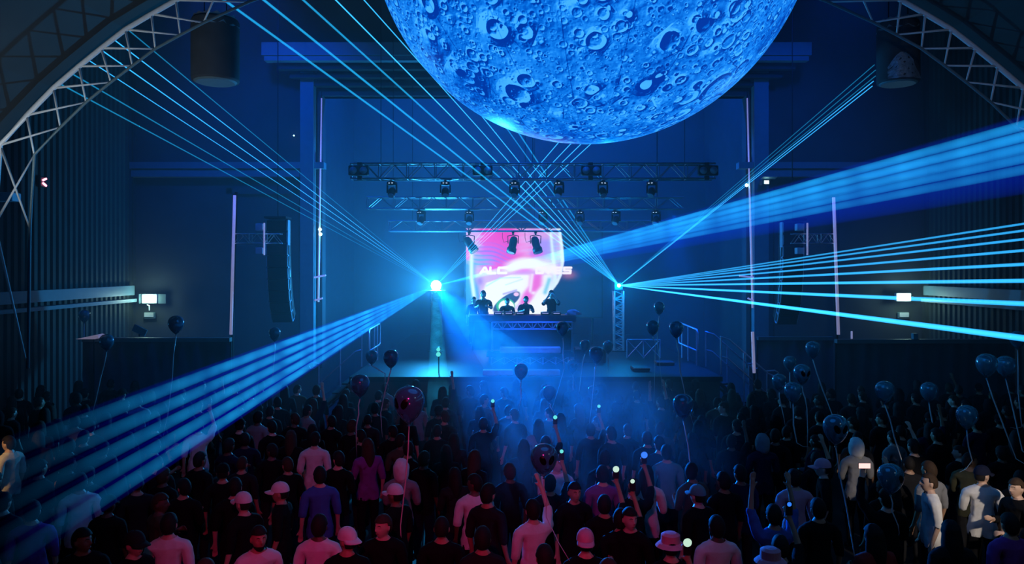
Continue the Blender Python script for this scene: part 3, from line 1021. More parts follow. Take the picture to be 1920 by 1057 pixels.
hot = mat('lamp_glint', (.6, .65, .7), .3, emit=(.55, .75, 1.0), estr=1.2)
dimlens = mat('dim_lens', (.35, .42, .5), .15, .2, coat=.5)


def moving_head():
    t = thing('swivel_spotlight', None, None, (0, 0, 0))
    lpart('clamp', MB().box((0, 0, .02), (.10, .46, .046)), M['dark_plastic'], t)
    lpart('base', MB().bbox((-.20, -.16, -.16), (.20, .16, -.01), .03), M['dark_plastic'], t)
    lpart('yoke', MB().bbox((-.24, -.06, -.52), (-.18, .06, -.14), .015).bbox((.18, -.06, -.52), (.24, .06, -.14), .015).box((0, 0, -.16), (.46, .12, .03)), M['dark_plastic'], t)
    h = lpart('head', MB().lathe([(.09, -.24), (.155, -.22), (.17, -.05), (.16, .06), (.11, .16), (.05, .19)], 20), M['dark_plastic'], t, True, (0, 0, -.44))
    h.rotation_euler = (math.radians(-35), 0, 0)
    l = lpart('lens', MB().lathe([(.135, -.262), (.14, -.235)], 20), dimlens, h, False)
    lpart('status_light', MB().box((0.06, -.165, -.08), (.07, .012, .025)).box((-.08, -.165, -.08), (.06, .012, .025)), hot, t)
    return t


proto = moving_head()
spots = ((965, 0), (1048, 0), (1130, 0), (1222, 0), (835, 0), (735, 0), (1018, 1), (1087, 1), (1155, 1), (880, 1), (790, 1), (1230, 1))
words_mh = ('under the topmost truss, above the screen', 'under the topmost truss, above the right edge of the screen', 'under the topmost truss, in the middle of the darker half',
            'under the topmost truss, nearest its dark end', 'under the topmost truss, above the glowing beam head', 'under the topmost truss, at its hazy end',
            'under the middle truss, above the screen', 'under the middle truss, above the right edge of the screen', 'under the middle truss, above the laser tower',
            'under the middle truss, between beam head and screen', 'under the middle truss, above the beam head', 'under the middle truss, nearest its dark end')
for k, (px_, tr) in enumerate(spots):
    o = proto if k == 0 else copy_tree(proto)
    z, Y = truss_z[tr]
    o.location = (P(px_, 0, Y).x, Y, z - .062)
    o.rotation_euler = (0, 0, random.uniform(-.6, .6))
    o.scale = (.60,) * 3
    tag(o, 'black moving head lamp ' + words_mh[k], 'stage lamp', 'moving heads on the trusses')

proto = None
for k, (px_, where) in enumerate(((673, 'at the hazy end of the topmost truss'), (905, 'on the topmost truss beside the moon base'), (1108, 'on the topmost truss in the darker half'), (1327, 'at the dark end of the topmost truss'))):
    if proto is None:
        proto = thing('blinder_lamp', None, None)
        lpart('housing', MB().bbox((-.26, -.10, -.13), (.26, .06, .13), .02), M['dark_plastic'], proto)
        for s in (-1, 1):
            lpart('lens', MB().lathe([(.095, -.012), (.10, 0), (.0, .03)], 18, (s * .135, -.10, 0), Matrix.Rotation(PI / 2, 3, 'X')), dimlens, proto, True)
        lpart('bracket', MB().box((0, .10, 0), (.12, .062, .46)), M['dark_plastic'], proto)
        o = proto
    else:
        o = copy_tree(proto)
    Y = rig[0][3]
    o.location = P(px_, 320, Y - .36)
    tag(o, 'twin lens blinder lamp ' + where, 'stage lamp', 'blinders on the topmost truss')


def profile_lamp(tilt):
    t = thing('profile_lamp', None, None)
    lpart('clamp', MB().box((0, .14, .05), (.08, .46, .046)).box((0, 0, .0), (.05, .05, .08)), M['dark_plastic'], t)
    lpart('yoke', MB().path([(-.16, 0, -.30), (-.17, 0, -.06), (0, 0, -.03), (.17, 0, -.06), (.16, 0, -.30)], .016), M['dark_plastic'], t)
    h = lpart('body', MB().lathe([(.15, -.34), (.155, -.20), (.12, -.14), (.13, .08), (.10, .18), (.04, .22)], 18), M['dark_plastic'], t, True, (0, 0, -.28))
    h.rotation_euler = (math.radians(-18), math.radians(tilt), 0)
    lpart('lens', MB().lathe([(.11, -.346), (.12, -.335)], 18), dimlens, h)
    lpart('cable', MB().path([(-.16, .04, -.22), (-.30, .05, -.26), (-.34, .05, -.10), (-.34, .05, .05)], .008), M['dark_plastic'], t)
    return t


for px_, tilt, lb in ((962, 12, 'black lamp silhouetted against the pink top of the screen, middle of three'), (1004, -14, 'black lamp silhouetted against the white top of the screen'), (880, -34, 'black lamp tilted outward at the top corner of the screen near the beam head')):
    t = profile_lamp(tilt)
    z, Y = truss_z[2]
    t.location = (P(px_, 0, Y).x, Y - .16, z - .10)
    tag(t, lb, 'stage lamp', 'lamps hung in front of the screen')

# ------------------------------------------------------------------ speakers, glowing poles, towers at the sides
pole_glow = mat('lavender_glow', (.75, .72, .85), .4, emit=(.40, .38, .66), estr=.42)  # emission stands in for light caught on the pale poles
rigging = mat('speaker_rigging', (.40, .46, .56), .4, .2)
dot_lamp = mat('dot_lamp', (.8, .95, 1), .3, emit=(.45, .95, 1), estr=9)


def line_array(cx, Y, zt, s, label):
    t = thing('line_array', label, 'speaker', (cx, Y, zt))
    lpart('flying_bar', MB().box((0, .1, .06), (.62, .55, .06)), M['black_metal'], t)
    lpart('chain', MB().tube((0, .1, .08), (0, .1, ZC - zt - .01), .015), M['black_metal'], t)
    z, y, ang = 0.0, 0.0, 0.0
    for k in range(9):
        h = .34
        ang += (0, 1, 1, 2, 3, 4, 5, 7, 8)[k]
        rot = Matrix.Rotation(math.radians(ang), 3, 'X')
        c = Vector((0, y, z)) + rot @ Vector((0, .20, -h / 2))
        cab = MB().box(c, (.56, .44, h - .02), rot)
        cb = lpart('cabinet', cab, M['dark_plastic'], t)
        lpart('grille', MB().box(Vector((0, y, z)) + rot @ Vector((0, -.03, -h / 2)), (.52, .02, h - .05), rot), M['black_metal'], cb)
        for sx in (-1, 1):
            ring = MB()
            cx_ = Vector((sx * .29, y, z))
            pts = [cx_ + rot @ Vector((0, a, b)) for a, b in ((0, -.04), (.05, -.01), (.16, -.01), (.2, -.05), (.2, -.29), (.16, -.33), (.05, -.33), (0, -.29), (0, -.04))]
            ring.path(pts, .016, 5)
            lpart('side_bracket', ring, rigging, cb)
        nxt = Vector((0, y, z)) + rot @ Vector((0, 0, -h))
        y, z = nxt.y, nxt.z
    if s:
        lpart('cover_panel', MB().box((s * .305, .12, -.36), (.02, .22, .72)), rigging, t)
    return t


line_array(P(519, 0, 21.3).x, 21.3, P(0, 412, 21.3).z, 1, 'curved hanging column of black speakers beside the bright beam head shafts')
line_array(P(1488, 0, 21.3).x, 21.3, P(0, 416, 21.3).z, -1, 'curved hanging column of black speakers crossed by the thin laser fan')


def pale_mast(pxt, pyt, pxb, pyb, Y, arm_px, label):
    a, b = P(pxt, pyt, Y), P(pxb, pyb, Y)
    t = thing('pale_mast', label, 'mast', (b.x, Y + .12, 0))
    part('mast_pole', MB().path([(b.x, Y + .12, 0), (b.x, Y + .12, b.z), (a.x, Y + .12, a.z + .1)], .045, 8), M['black_metal'], t)
    part('base_plate', MB().span((b.x - .4, Y - .25, 0), (b.x + .4, Y + .5, .04)), M['black_metal'], t)
    part('glow_pole', MB().path([b, (a + b) / 2, a], .042, 8), pole_glow, t, True)
    z = P(0, 447, Y).z
    x1 = P(arm_px, 0, Y).x
    x0 = a.x + (b.x - a.x) * .32
    aa, bb_ = Vector((x0, Y + .15, z)), Vector((x1, Y + .15, z))
    for du, dv in ((-.13, -.1), (-.13, .1), (.13, -.1), (.13, .1)):
        part('arm_chord', MB().tube(aa + Vector((0, dv, du)), bb_ + Vector((0, dv, du)), .018), M['alu'], t)
    part('arm_lattice', lattice(MB(), aa, bb_, .13, 6, .010, ), M['alu'], t)
    q = P((pxb + arm_px) / 2 + (18 if arm_px > pxb else -18), 400, Y)
    part('side_tube', MB().tube((q.x, Y - .05, P(0, 418, Y).z), (q.x, Y - .05, P(0, 478, Y).z), .026), pole_glow, t)
    part('lamp_box', MB().bbox((q.x - .26, Y, P(0, 432, Y).z), (q.x - .06, Y + .2, P(0, 419, Y).z), .01).bbox((q.x - .26, Y, P(0, 476, Y).z), (q.x - .06, Y + .2, P(0, 464, Y).z), .01), rigging, t)


pale_mast(440, 366, 433, 627, 20.6, 524, 'tall pale glowing pole on a mast with lattice arm near the exit sign')
pale_mast(1563, 370, 1572, 627, 20.6, 1489, 'tall pale glowing pole on a mast with lattice arm crossed by the laser fan')


def drop_tube(x0, y0, x1, y1, dots, bars, Y, label):
    a, b = P(x0, y0, Y), P(x1, y1, Y)
    t = thing('hanging_tube', label, 'light tube', b)
    part('tube', MB().path([b, (a + b) / 2, a], [.034, .030, .022], 8), pole_glow, t, True)
    part('hanger', MB().tube(a, (a.x, Y, OT + .1), .012), M['black_metal'], t)
    for px_, py_ in dots:
        q = P(px_, py_, Y - .1)
        part('bulb', MB().lathe([(.0, -.055), (.04, -.04), (.055, 0), (.04, .04), (.0, .055)], 12, q), dot_lamp, t, True)
    for xa_, ya_, xb_, yb2 in bars:
        part('crossbar', MB().tube(P(xa_, ya_, Y - .05), P(xb_, yb2, Y - .05), .028), pole_glow, t)


drop_tube(603, 184, 597, 566, ((600, 430), (601, 439)), ((589, 520, 611, 516), (590, 563, 605, 559)), 24.2, 'hanging pale tube with two cyan bulbs between dark doorway and beam head')
drop_tube(1401, 184, 1411, 577, ((1400, 347),), ((1386, 517, 1420, 521), (1402, 559, 1419, 566)), 24.2, 'hanging pale tube with one cyan bulb on the post crossed by the wide beam')
a, b = P(1411, 622, 19.1), P(1414, 699, 19.1)
t = thing('marker_post', 'short pale upright glowing post beside the stage steps', 'post', (b.x, 19.1, 0))
part('tube', MB().tube(b, a, .04), pole_glow, t)
part('stand', MB().tube((b.x, 19.1, 0), b, .03).span((b.x - .2, 18.9, 0), (b.x + .2, 19.3, .03)), M['black_metal'], t)
q = P(1436, 342, 23.8)
t = thing('wall_spotlight', 'small white glowing lamp on the end wall post beside the wide beam', 'lamp', q)
lpart('housing', MB().bbox((-.14, -.06, -.09), (.14, .2, .09), .02), M['dark_plastic'], t)
lpart('lens', MB().box((0, -.07, 0), (.14, .01, .10)), dot_lamp, t)
lpart('barn_door', MB().box((.05, -.14, .13), (.46, .22, .012), Matrix.Rotation(-.25, 3, 'X')), M['steel_paint'], t)
lpart('bracket', MB().box((0, .45, 0), (.05, .55, .05)), M['black_metal'], t)

# ------------------------------------------------------------------ exit signs and things on the end wall
sign_glow = mat('exit_glow', (.8, .9, .85), .4, emit=(.80, 1.0, .90), estr=3.0)
green = mat('exit_green', (.2, .6, .35), .4, emit=(.45, 1.0, .62), estr=1.6)


def exit_sign(x0, x1, y0, y1, side, label):
    Y = 24.1
    a, b = P(x0, y1, Y), P(x1, y0, Y)
    t = thing('exit_sign', label, 'sign', ((a.x + b.x) / 2, Y, a.z))
    part('housing', MB().bbox((a.x - .04, Y + .01, a.z - .03), (b.x + .04, Y + .14, b.z + .03), .015), M['white_paint'], t)
    part('lit_face', MB().span((a.x, Y - .005, a.z), (b.x, Y + .01, b.z)), sign_glow, t)
    for f in (.24, .72):
        xx = a.x + (b.x - a.x) * f
        part('green_mark', MB().span((xx - .05, Y - .01, a.z + .08), (xx + .05, Y - .005, b.z - .07)), green, t)
    part('wall_arm', MB().span(((a.x + b.x) / 2 - .03, Y + .14, b.z - .1), ((a.x + b.x) / 2 + .03, YE, b.z - .04)), M['steel_paint'], t)
    if side > 0:
        part('guard', MB().span((a.x - .10, Y - .04, a.z - .03), (a.x - .075, Y + .2, b.z + .03)).span((b.x + .10, Y - .04, a.z - .03), (b.x + .34, Y - .03, b.z + .03)), M['steel_paint'], t)
        part('drop_cable', MB().path([P(276, 571, Y), P(280, 573, Y), P(280, 582, Y)], .02, 6), M['white_paint'], t)
    q = P((x0 + x1) / 2, 591, YE - .12)
    bx = thing('junction_box', 'small grey box on the end wall below the ' + ('exit sign near the glowing pole' if side > 0 else 'exit sign on the darker side'), 'box', (q.x, YE - .12, q.z))
    lpart('body', MB().bbox((-.19, 0, -.12), (.19, .12, .10), .03), M['steel_paint'], bx)
    lpart('lid', MB().box((0, -.01, 0.02), (.30, .02, .14)), M['white_paint'], bx)
    lamp('exit_sign_light', 'POINT', ((a.x + b.x) / 2, Y - .2, (a.z + b.z) / 2), 26, (.55, 1.0, .85), .12)


exit_sign(267, 292, 553, 567, 1, 'bright white green exit sign on the end wall beside the corrugated wall')
exit_sign(1683, 1707, 551, 563, -1, 'bright white green exit sign on the end wall crossed by a laser line')
q = P(70, 341, 18)
t = thing('warning_lamp', 'small pink lamp of two glowing strips high on the corrugated wall', 'lamp', (XL + .10, q.y, q.z))
pk = mat('pink_strip', (.9, .4, .5), .4, emit=(1.0, .25, .35), estr=4)
yy = -XL / 890 * FPX * 1.0
t.location = (XL + .14, yy, HC + (500 - 341) / FPX * yy)
lpart('housing', MB().bbox((-.07, -.14, -.14), (.03, .14, .14), .02), M['dark_plastic'], t)
for s in (-1, 1):
    lpart('strip', MB().box((.05, 0, s * .065), (.03, .16, .045), Matrix.Rotation(s * .4, 3, 'X')), pk, t)
Y = 15.5
q = P(12, 369, Y)
t = thing('wall_bracket_box', 'pale grey box shelf on the corrugated wall near the bright roof arch', 'box', (q.x, Y, q.z))
lpart('body', MB().bbox((-.9, -.1, -.09), (.18, .2, .09), .015), mat('grey_box', (.45, .5, .6), .5), t)
lpart('arm', MB().box((-1.1, .05, -.13), (.9, .06, .05)), M['black_metal'], t)
q = P(551, 254, YE - .06)
t = thing('pilot_lamp', 'single tiny white light on the dark end wall beside the frame post', 'lamp', q)
lpart('bulb', MB().lathe([(.0, -.025), (.025, 0), (.0, .025)], 10), dot_lamp, t)
lpart('socket', MB().box((0, .035, 0), (.04, .05, .04)), M['dark_plastic'], t)

# hanging drums near the roof
fabric = mat('drum_fabric', (.05, .06, .075), .8, 0, .4, 3, bump=.3)
foil = mat('crumpled_foil', (.35, .42, .50), .35, .5, .5, 8, bump=1.0)


def drum(x, y0, y1, w, Y, label, patch):
    top_, bot = P(x, y0, Y), P(x, y1, Y)
    r = w / 2 / FPX * Y
    h = top_.z - bot.z
    t = thing('hanging_drum', label, 'drum', bot)
    lpart('shell', MB().lathe([(r * .97, .0), (r, .05), (r, h - .05), (r * .95, h)], 28), fabric, t, True)
    lpart('bottom_disc', MB().lathe([(r * .80, -.03), (r * .88, -.01), (r * .9, .005)], 28), M['steel_paint'], t)
    rim = MB()
    vs, fs = [], []
    for i in range(29):
        a = 2 * PI * i / 28
        k = 1 + .02 * math.sin(i * 2.7)
        vs += [(r * k * 1.01 * math.cos(a), r * k * 1.01 * math.sin(a), h - .17 + .03 * math.sin(i * 1.9)), (r * .9 * math.cos(a), r * .9 * math.sin(a), h + .05 + .03 * math.sin(i * 3.1))]
    for i in range(28):
        fs.append((2 * i, 2 * i + 2, 2 * i + 3, 2 * i + 1))
    lpart('crumpled_rim', rim.add(vs, fs), foil, t, True)
    if patch:
        vs, fs = [], []
        for i in range(10):
            for k in range(9):
                a = -PI * .80 + i / 9 * PI * .55
                z = h * (.02 + .42 * k / 8 * (.45 + .55 * math.sin(i * .45)))
                rr = r * (1.02 + .04 * math.sin(i * 2.3 + k * 1.7))
                vs.append((rr * math.cos(a), rr * math.sin(a), z))
        for i in range(9):
            for k in range(8):
                fs.append((i * 9 + k, (i + 1) * 9 + k, (i + 1) * 9 + k + 1, i * 9 + k + 1))
        lpart('foil_patch', MB().add(vs, fs), foil, t, True)
    for s in (-1, 1):
        lpart('cable', MB().tube((s * r * .5, 0, h), (s * r * .3, 0, h + 4), .012), M['black_metal'], t)


drum(404, 38, 153, 86, 15.5, 'dark hanging drum with lit bottom disc near the bright roof arch', False)
drum(1684, 44, 156, 74, 15.5, 'dark hanging drum with crumpled foil patch near the dim roof arch', True)

# ------------------------------------------------------------------ barriers, rails, steps beside the stage
drape = mat('barrier_drape', (.040, .050, .060), .9, 0, .5, 2, bump=.5)


def barrier(x0, x1, py, Y, label):
    a, b = P(x0, py, Y), P(x1, py, Y)
    t = thing('drape_barrier', label, 'barrier', ((a.x + b.x) / 2, Y, 0))
    n = int((b.x - a.x) / .07)
    vs, fs = [], []
    for i in range(n + 1):
        x = a.x + (b.x - a.x) * i / n
        y = Y + .04 * math.sin(i * 1.15) + .02 * math.sin(i * .43)
        vs += [(x, y, 0.0), (x, y, a.z - .05), (x, y + .06, 0.0), (x, y + .06, a.z - .05)]
    for i in range(n):
        k = 4 * i
        fs += [(k, k + 4, k + 5, k + 1), (k + 6, k + 2, k + 3, k + 7), (k + 1, k + 5, k + 7, k + 3)]
    part('drape', MB().add(vs, fs), drape, t, True)
    part('top_rail', MB().span((a.x, Y - .06, a.z - .1), (b.x, Y + .12, a.z)), mat('barrier_rail', (.10, .14, .15), .5), t)
    for f in (0.01, .5, .99):
        x = a.x + (b.x - a.x) * f
        part('upright', MB().tube((x, Y + .12, 0), (x, Y + .12, a.z - .05), .035), M['black_metal'], t)


barrier(155, 432, 633, 19.2, 'tall dark draped barrier below the exit sign near the glowing pole')
barrier(1421, 1562, 631, 21.6, 'shorter dark draped barrier panel beside the stage steps')
barrier(1568, 1900, 636, 19.2, 'long dark draped barrier below the exit sign on the darker side')
Y = 18.9
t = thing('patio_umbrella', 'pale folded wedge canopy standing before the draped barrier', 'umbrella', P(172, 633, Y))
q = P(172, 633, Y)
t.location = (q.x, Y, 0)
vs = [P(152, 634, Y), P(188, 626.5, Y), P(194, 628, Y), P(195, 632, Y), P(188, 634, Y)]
part('canopy', MB().add([v + Vector((0, -.25, 0)) for v in vs] + [v + Vector((0, .1, .01)) for v in vs], [(0, 1, 2, 3, 4), (9, 8, 7, 6, 5)] + [(i, (i + 1) % 5, 5 + (i + 1) % 5, 5 + i) for i in range(5)]), mat('self_lit_canopy', (.7, .66, .75), .7, emit=(.35, .3, .45), estr=.35), t)  # canopy glows faintly, standing in for light falling on it
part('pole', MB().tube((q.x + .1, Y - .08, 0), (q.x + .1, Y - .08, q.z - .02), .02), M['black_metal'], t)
q = P(262, 628, 19.25)
t = thing('tilted_board', 'small tilted grey board resting on the barrier top below the exit sign', 'board', (q.x, 19.25, P(0, 633, 19.2).z + .03))
lpart('panel', MB().box((0, 0, .155), (.36, .04, .18), Matrix.Rotation(.45, 3, 'Y')), M['steel_paint'], t)
lpart('prop', MB().box((-.02, .05, .06), (.04, .08, .12)), M['black_metal'], t)
for k, (px_, w, h, lb) in enumerate(((1597, 3, 15, 'thin bright upright stick light on the barrier top'), (1715, 9, 11, 'small grey box on the dark barrier top below the exit sign'))):
    Y = 19.25
    q = P(px_, 634, Y)
    w_, h_ = w / FPX * Y, h / FPX * Y
    t = thing(('stick_light', 'small_box')[k], lb, ('light', 'box')[k], (q.x, Y, P(0, 636, 19.2).z if px_ > 1568 else q.z))
    lpart('body', MB().bbox((-w_ / 2, -w_ / 2, 0), (w_ / 2, w_ / 2, h_), .008), pole_glow if k == 0 else M['steel_paint'], t)
    lpart('foot', MB().box((0, 0, .004), (w_ * 1.3, w_ * 1.3, .01)), M['black_metal'], t)


def steps(xside, s, label):
    y0, y1 = 19.5, 20.9
    t = thing('stage_steps', label, 'steps', (xside + s * .85, 20.2, 0))
    for k in range(6):
        z = ZD - (k + 1) * ZD / 7
        x0, x1 = xside + s * (.03 + .26 * k), xside + s * (.03 + .26 * (k + 1))
        part('tread', MB().span((min(x0, x1) - .01, y0, z - .04), (max(x0, x1) + .01, y1, z)), M['deck'], t)
    for y in (y0 + .03, y1 - .03):
        a_, b_ = Vector((xside + s * .05, y, ZD - .22)), Vector((xside + s * 1.62, y, .05))
        part('stringer', MB().path([a_, b_], .045, 4), M['black_metal'], t)
    return t


def stair_rail(x, s, y, label):
    """sloping two-bar handrail down the steps"""
    t = thing('stair_rail', label, 'railing', (x, y, 0))
    top = [Vector((x, y, ZD + .98)), Vector((x + s * .25, y, ZD + .90)), Vector((x + s * 1.25, y, ZD + .02)), Vector((x + s * 1.45, y, ZD - .06)), Vector((x + s * 1.52, y, ZD + .04)), Vector((x + s * 1.42, y, ZD + .10)), Vector((x + s * 1.2, y, ZD + .08))]
    part('handrail', MB().path(top, .022, 8), M['blue_rail'], t, True)
    low = [Vector((x, y, ZD + .48)), Vector((x + s * .2, y, ZD + .42)), Vector((x + s * 1.25, y, ZD - .52))]
    part('lower_rail', MB().path(low, .018, 8), M['blue_rail'], t, True)
    for f, zt_ in ((.02, .98), (.62, .56), (1.22, .04)):
        zb2 = max(0.0, ZD - f / .26 * ZD / 7 - ZD / 7)
        part('post', MB().tube((x + s * f, y, ZD if f < .1 else zb2), (x + s * f, y, ZD + zt_), .02), M['blue_rail'], t)


def deck_rail(x, ya, yb_, label, px_loop=True):
    t = thing('deck_rail', label, 'railing', (x, (ya + yb_) / 2, ZD))
    loop = [(x, ya, ZD + .42), (x, ya - .06, ZD + .5), (x, ya - .06, ZD + .92), (x, ya + .05, ZD + 1.02), (x, yb_ + .35, ZD + 1.06), (x, yb_ + .45, ZD + 1.0), (x, yb_ + .45, ZD + .50), (x, yb_ + .38, ZD + .42), (x, ya, ZD + .42)]
    part('rail_loop', MB().path(loop, .024, 8), M['blue_rail'], t, True)
    for y in (ya + .08, (ya + yb_) / 2 + .15, yb_):
        part('post', MB().tube((x, y, ZD), (x, y, ZD + 1.04), .024), M['blue_rail'], t)


rx = 5.24
steps(dr, 1, 'black steps down from the stage beside the short pale post')
stair_rail(dr + .06, 1, 20.95, 'sloping blue lit handrail down the steps, far side from the crowd')
stair_rail(dr + .06, 1, 19.45, 'sloping blue lit handrail down the steps, crowd side')
deck_rail(rx, 21.1, 23.0, 'looped blue lit safety rail on the deck edge near the steps')
steps(dl, -1, 'black steps down from the stage on the hazy side by the thick shafts')
stair_rail(dl - .06, -1, 20.95, 'sloping handrail down the steps under the thick blue shafts')
deck_rail(dl + .1, 21.1, 22.4, 'looped safety rail on the deck edge under the thick blue shafts')

# lattice fence in front of the laser tower and spare cases on deck
Y = 22.9
a, b = P(1176, 0, Y), P(1238, 0, Y)
zt_ = P(0, 637, Y).z
t = thing('lattice_fence', 'low blue lit lattice frame on the deck beside the laser tower', 'fence', ((a.x + b.x) / 2, Y, ZD))
for k in range(3):
    x = a.x + (b.x - a.x) * k / 2
    part('post', MB().tube((x, Y, ZD), (x, Y, zt_), .022), M['blue_rail'], t)
part('top_rail', MB().tube((a.x, Y, zt_), (b.x, Y, zt_), .022), M['blue_rail'], t)
br = MB()
for k in range(2):
    x0, x1 = a.x + (b.x - a.x) * k / 2, a.x + (b.x - a.x) * (k + 1) / 2
    br.tube((x0, Y, ZD + .02), (x1, Y, zt_), .014, seg=5).tube((x0, Y, zt_), (x1, Y, ZD + .02), .014, seg=5)
part('brace_lattice', br, M['blue_rail'], t)
for k, (px_, w, h, y, lb) in enumerate(((1106, .9, .42, 22.0, 'low black case on the deck behind the balloon trio'), (1245, .5, .10, 21.4, 'flat dark wedge monitor on the blue lit deck'), (1200, .45, .10, 20.2, 'flat dark wedge monitor near the stage lip'))):
    x = P(px_, 0, y).x
    t = thing('flight_case', lb, 'case', (x, y, ZD))
    lpart('body', MB().bbox((-w / 2, -.25, 0), (w / 2, .25, h), .02), M['dark_plastic'], t)
    lpart('edge_trim', MB().span((-w / 2 - .005, -.26, h - .03), (w / 2 + .005, -.24, h)), M['alu'], t)


# ------------------------------------------------------------------ people
DEP = None


def eval_mesh(me, mods):
    """apply modifiers to a mesh through a temporary object"""
    ob = bpy.data.objects.new('temporary', me)
    COL.objects.link(ob)
    for kind, props in mods:
        md = ob.modifiers.new(kind, kind)
        for k, v in props.items():
            setattr(md, k, v)
    dg = bpy.context.evaluated_depsgraph_get()
    res = bpy.data.meshes.new_from_object(ob.evaluated_get(dg))
    bpy.data.objects.remove(ob)
    return res


HEAD_C = Vector((0, .022, 1.625))


def skin_figure(arms, lean=0.0, female=False):
    """one connected skeleton grown into a skin; returns mesh and the bones as (name, p, q, radius)"""
    V, E, Rr, bones = [], [], [], []
    sh = .165 if female else .185
    hp = .095

    def v(p, rx, ry=None):
        V.append(Vector(p))
        Rr.append((rx, ry or rx))
        return len(V) - 1

    def e(a, b, nm):
        E.append((a, b))
        bones.append((nm, V[a], V[b], (Rr[a][0] + Rr[b][0]) / 2))
    L = lambda y, z: (0, y + lean * max(0, z - .95), z)
    pel = v((0, 0, .95), .155, .115)
    wa = v(L(.0, 1.10), .132 if not female else .115, .095)
    chs = v(L(.0, 1.28), .155 if not female else .135, .112)
    up = v(L(-.005, 1.40), .120, .085)
    nk = v(L(.0, 1.475), .058)
    hd = v(L(.015, 1.56), .058)
    for a, b, nm in ((pel, wa, 'torso'), (wa, chs, 'torso'), (chs, up, 'torso'), (up, nk, 'neck'), (nk, hd, 'head')):
        e(a, b, nm)
    for s in (-1, 1):
        h = v((s * hp, 0, .88), .092, .095)
        k = v((s * .105, .015, .50), .060)
        c = v((s * .107, -.012, .33), .056)
        an = v((s * .11, -.025, .09), .038)
        to = v((s * .125, .13, .035), .040, .026)
        e(pel, h, 'leg')
        e(h, k, 'leg')
        e(k, c, 'leg')
        e(c, an, 'leg')
        e(an, to, 'foot')
    for s, (el, wr, curl) in zip((-1, 1), arms):
        lz = lambda q: Vector((q[0], q[1] + lean * max(0, 1.40 - .95), q[2]))
        shd = v(lz((s * sh, -.005, 1.405)), .062, .066)
        elb = v(lz((s * el[0], el[1], el[2])), .042)
        wrs = v(lz((s * wr[0], wr[1], wr[2])), .028, .024)
        e(up, shd, 'shoulder')
        e(shd, elb, 'upper_arm')
        e(elb, wrs, 'forearm')
        d = (V[wrs] - V[elb]).normalized()
        side = d.cross(Vector((0, 1, 0.3))).normalized() * (-s)
        nrm = d.cross(side).normalized()
        pm = v(V[wrs] + d * .075, .036, .018)
        e(wrs, pm, 'hand')
        for fi, (off, ln) in enumerate(((-.030, .070), (-.010, .082), (.010, .076), (.028, .058))):
            f1 = v(V[pm] + side * off + d * .028, .0100)
            f2 = v(V[f1] + (d * (1 - curl) + nrm * curl * .8).normalized() * ln * .5, .0092)
            f3 = v(V[f2] + (d * (1 - 1.6 * curl) + nrm * curl * 1.2).normalized() * ln * .5, .0080)
            e(pm, f1, 'hand')
            e(f1, f2, 'hand')
            e(f2, f3, 'hand')
        t1 = v(V[wrs] + d * .035 - side * .040, .0125)
        t2 = v(V[t1] + (d * .8 - side * .5).normalized() * .042, .0105)
        e(wrs, t1, 'hand')
        e(t1, t2, 'hand')
    me = bpy.data.meshes.new('figure')
    me.from_pydata(V, E, [])
    if not me.skin_vertices:
        import bmesh
        bm = bmesh.new()
        bm.from_mesh(me)
        bm.verts.layers.skin.verify()
        bm.to_mesh(me)
        bm.free()
    for i, sv in enumerate(me.skin_vertices[0].data):
        sv.radius = Rr[i]
        sv.use_root = (i == 0)
    res = eval_mesh(me, [('SKIN', dict(use_smooth_shade=True)), ('SUBSURF', dict(levels=1, render_levels=1))])
    return res, bones


def head_shape(yaw, lean):
    """a head with jaw, nose, brow, lips and ears, facing +Y before the yaw; returns verts and faces"""
    vs, fs = [], []
    nu, nv = 26, 20
    for j in range(nv + 1):
        ph = -PI / 2 + PI * j / nv
        for i in range(nu):
            th = 2 * PI * i / nu
            x, y, z = math.cos(ph) * math.sin(th), math.cos(ph) * math.cos(th), math.sin(ph)
            w = .076 * (1 - .30 * max(0, -z) ** 1.2)
            X, Y, Z = x * w, y * (.097 if y > 0 else .102), z * .122
            if z < 0 and y > 0:
                Y += .010 * (-z)
            f = math.exp(-(th if th < PI else th - 2 * PI) ** 2 / .02) * math.exp(-((z + .10) / .17) ** 2)
            Y += .034 * f                                   # nose
            Y += .006 * math.exp(-((z - .14) / .07) ** 2) * max(0, y) ** 2     # brow
            for s in (-1, 1):
                Y -= .016 * math.exp(-((x - s * .42) / .18) ** 2 - ((z - .02) / .10) ** 2) * (y > 0)   # eye sockets
            Y += .006 * math.exp(-((z + .52) / .08) ** 2 - (x / .3) ** 2) * (y > 0)    # lips
            Y += .008 * math.exp(-((z + .85) / .15) ** 2 - (x / .35) ** 2) * (y > 0)    # chin
            vs.append(Vector((X, Y, Z)))
    for j in range(nv):
        for i in range(nu):
            fs.append((j * nu + i, j * nu + (i + 1) % nu, (j + 1) * nu + (i + 1) % nu, (j + 1) * nu + i))
    for s in (-1, 1):                                        # ears
        n0 = len(vs)
        for j in range(7):
            ph = -PI / 2 + PI * j / 6
            for i in range(10):
                th = 2 * PI * i / 10
                vs.append(Vector((s * .078 + .013 * math.cos(ph) * math.cos(th), -.012 + .020 * math.cos(ph) * math.sin(th), -.006 + .034 * math.sin(ph))))
        for j in range(6):
            for i in range(10):
                fs.append((n0 + j * 10 + i, n0 + j * 10 + (i + 1) % 10, n0 + (j + 1) * 10 + (i + 1) % 10, n0 + (j + 1) * 10 + i))
    rot = Matrix.Rotation(yaw, 3, 'Z')
    c = HEAD_C + Vector((0, lean * .67, 0))
    return [rot @ q + c for q in vs], fs, c


def seg_dist(p, a, b):
    ab = b - a
    t = max(0, min(1, (p - a).dot(ab) / max(ab.length_squared, 1e-9)))
    return (p - a - ab * t).length


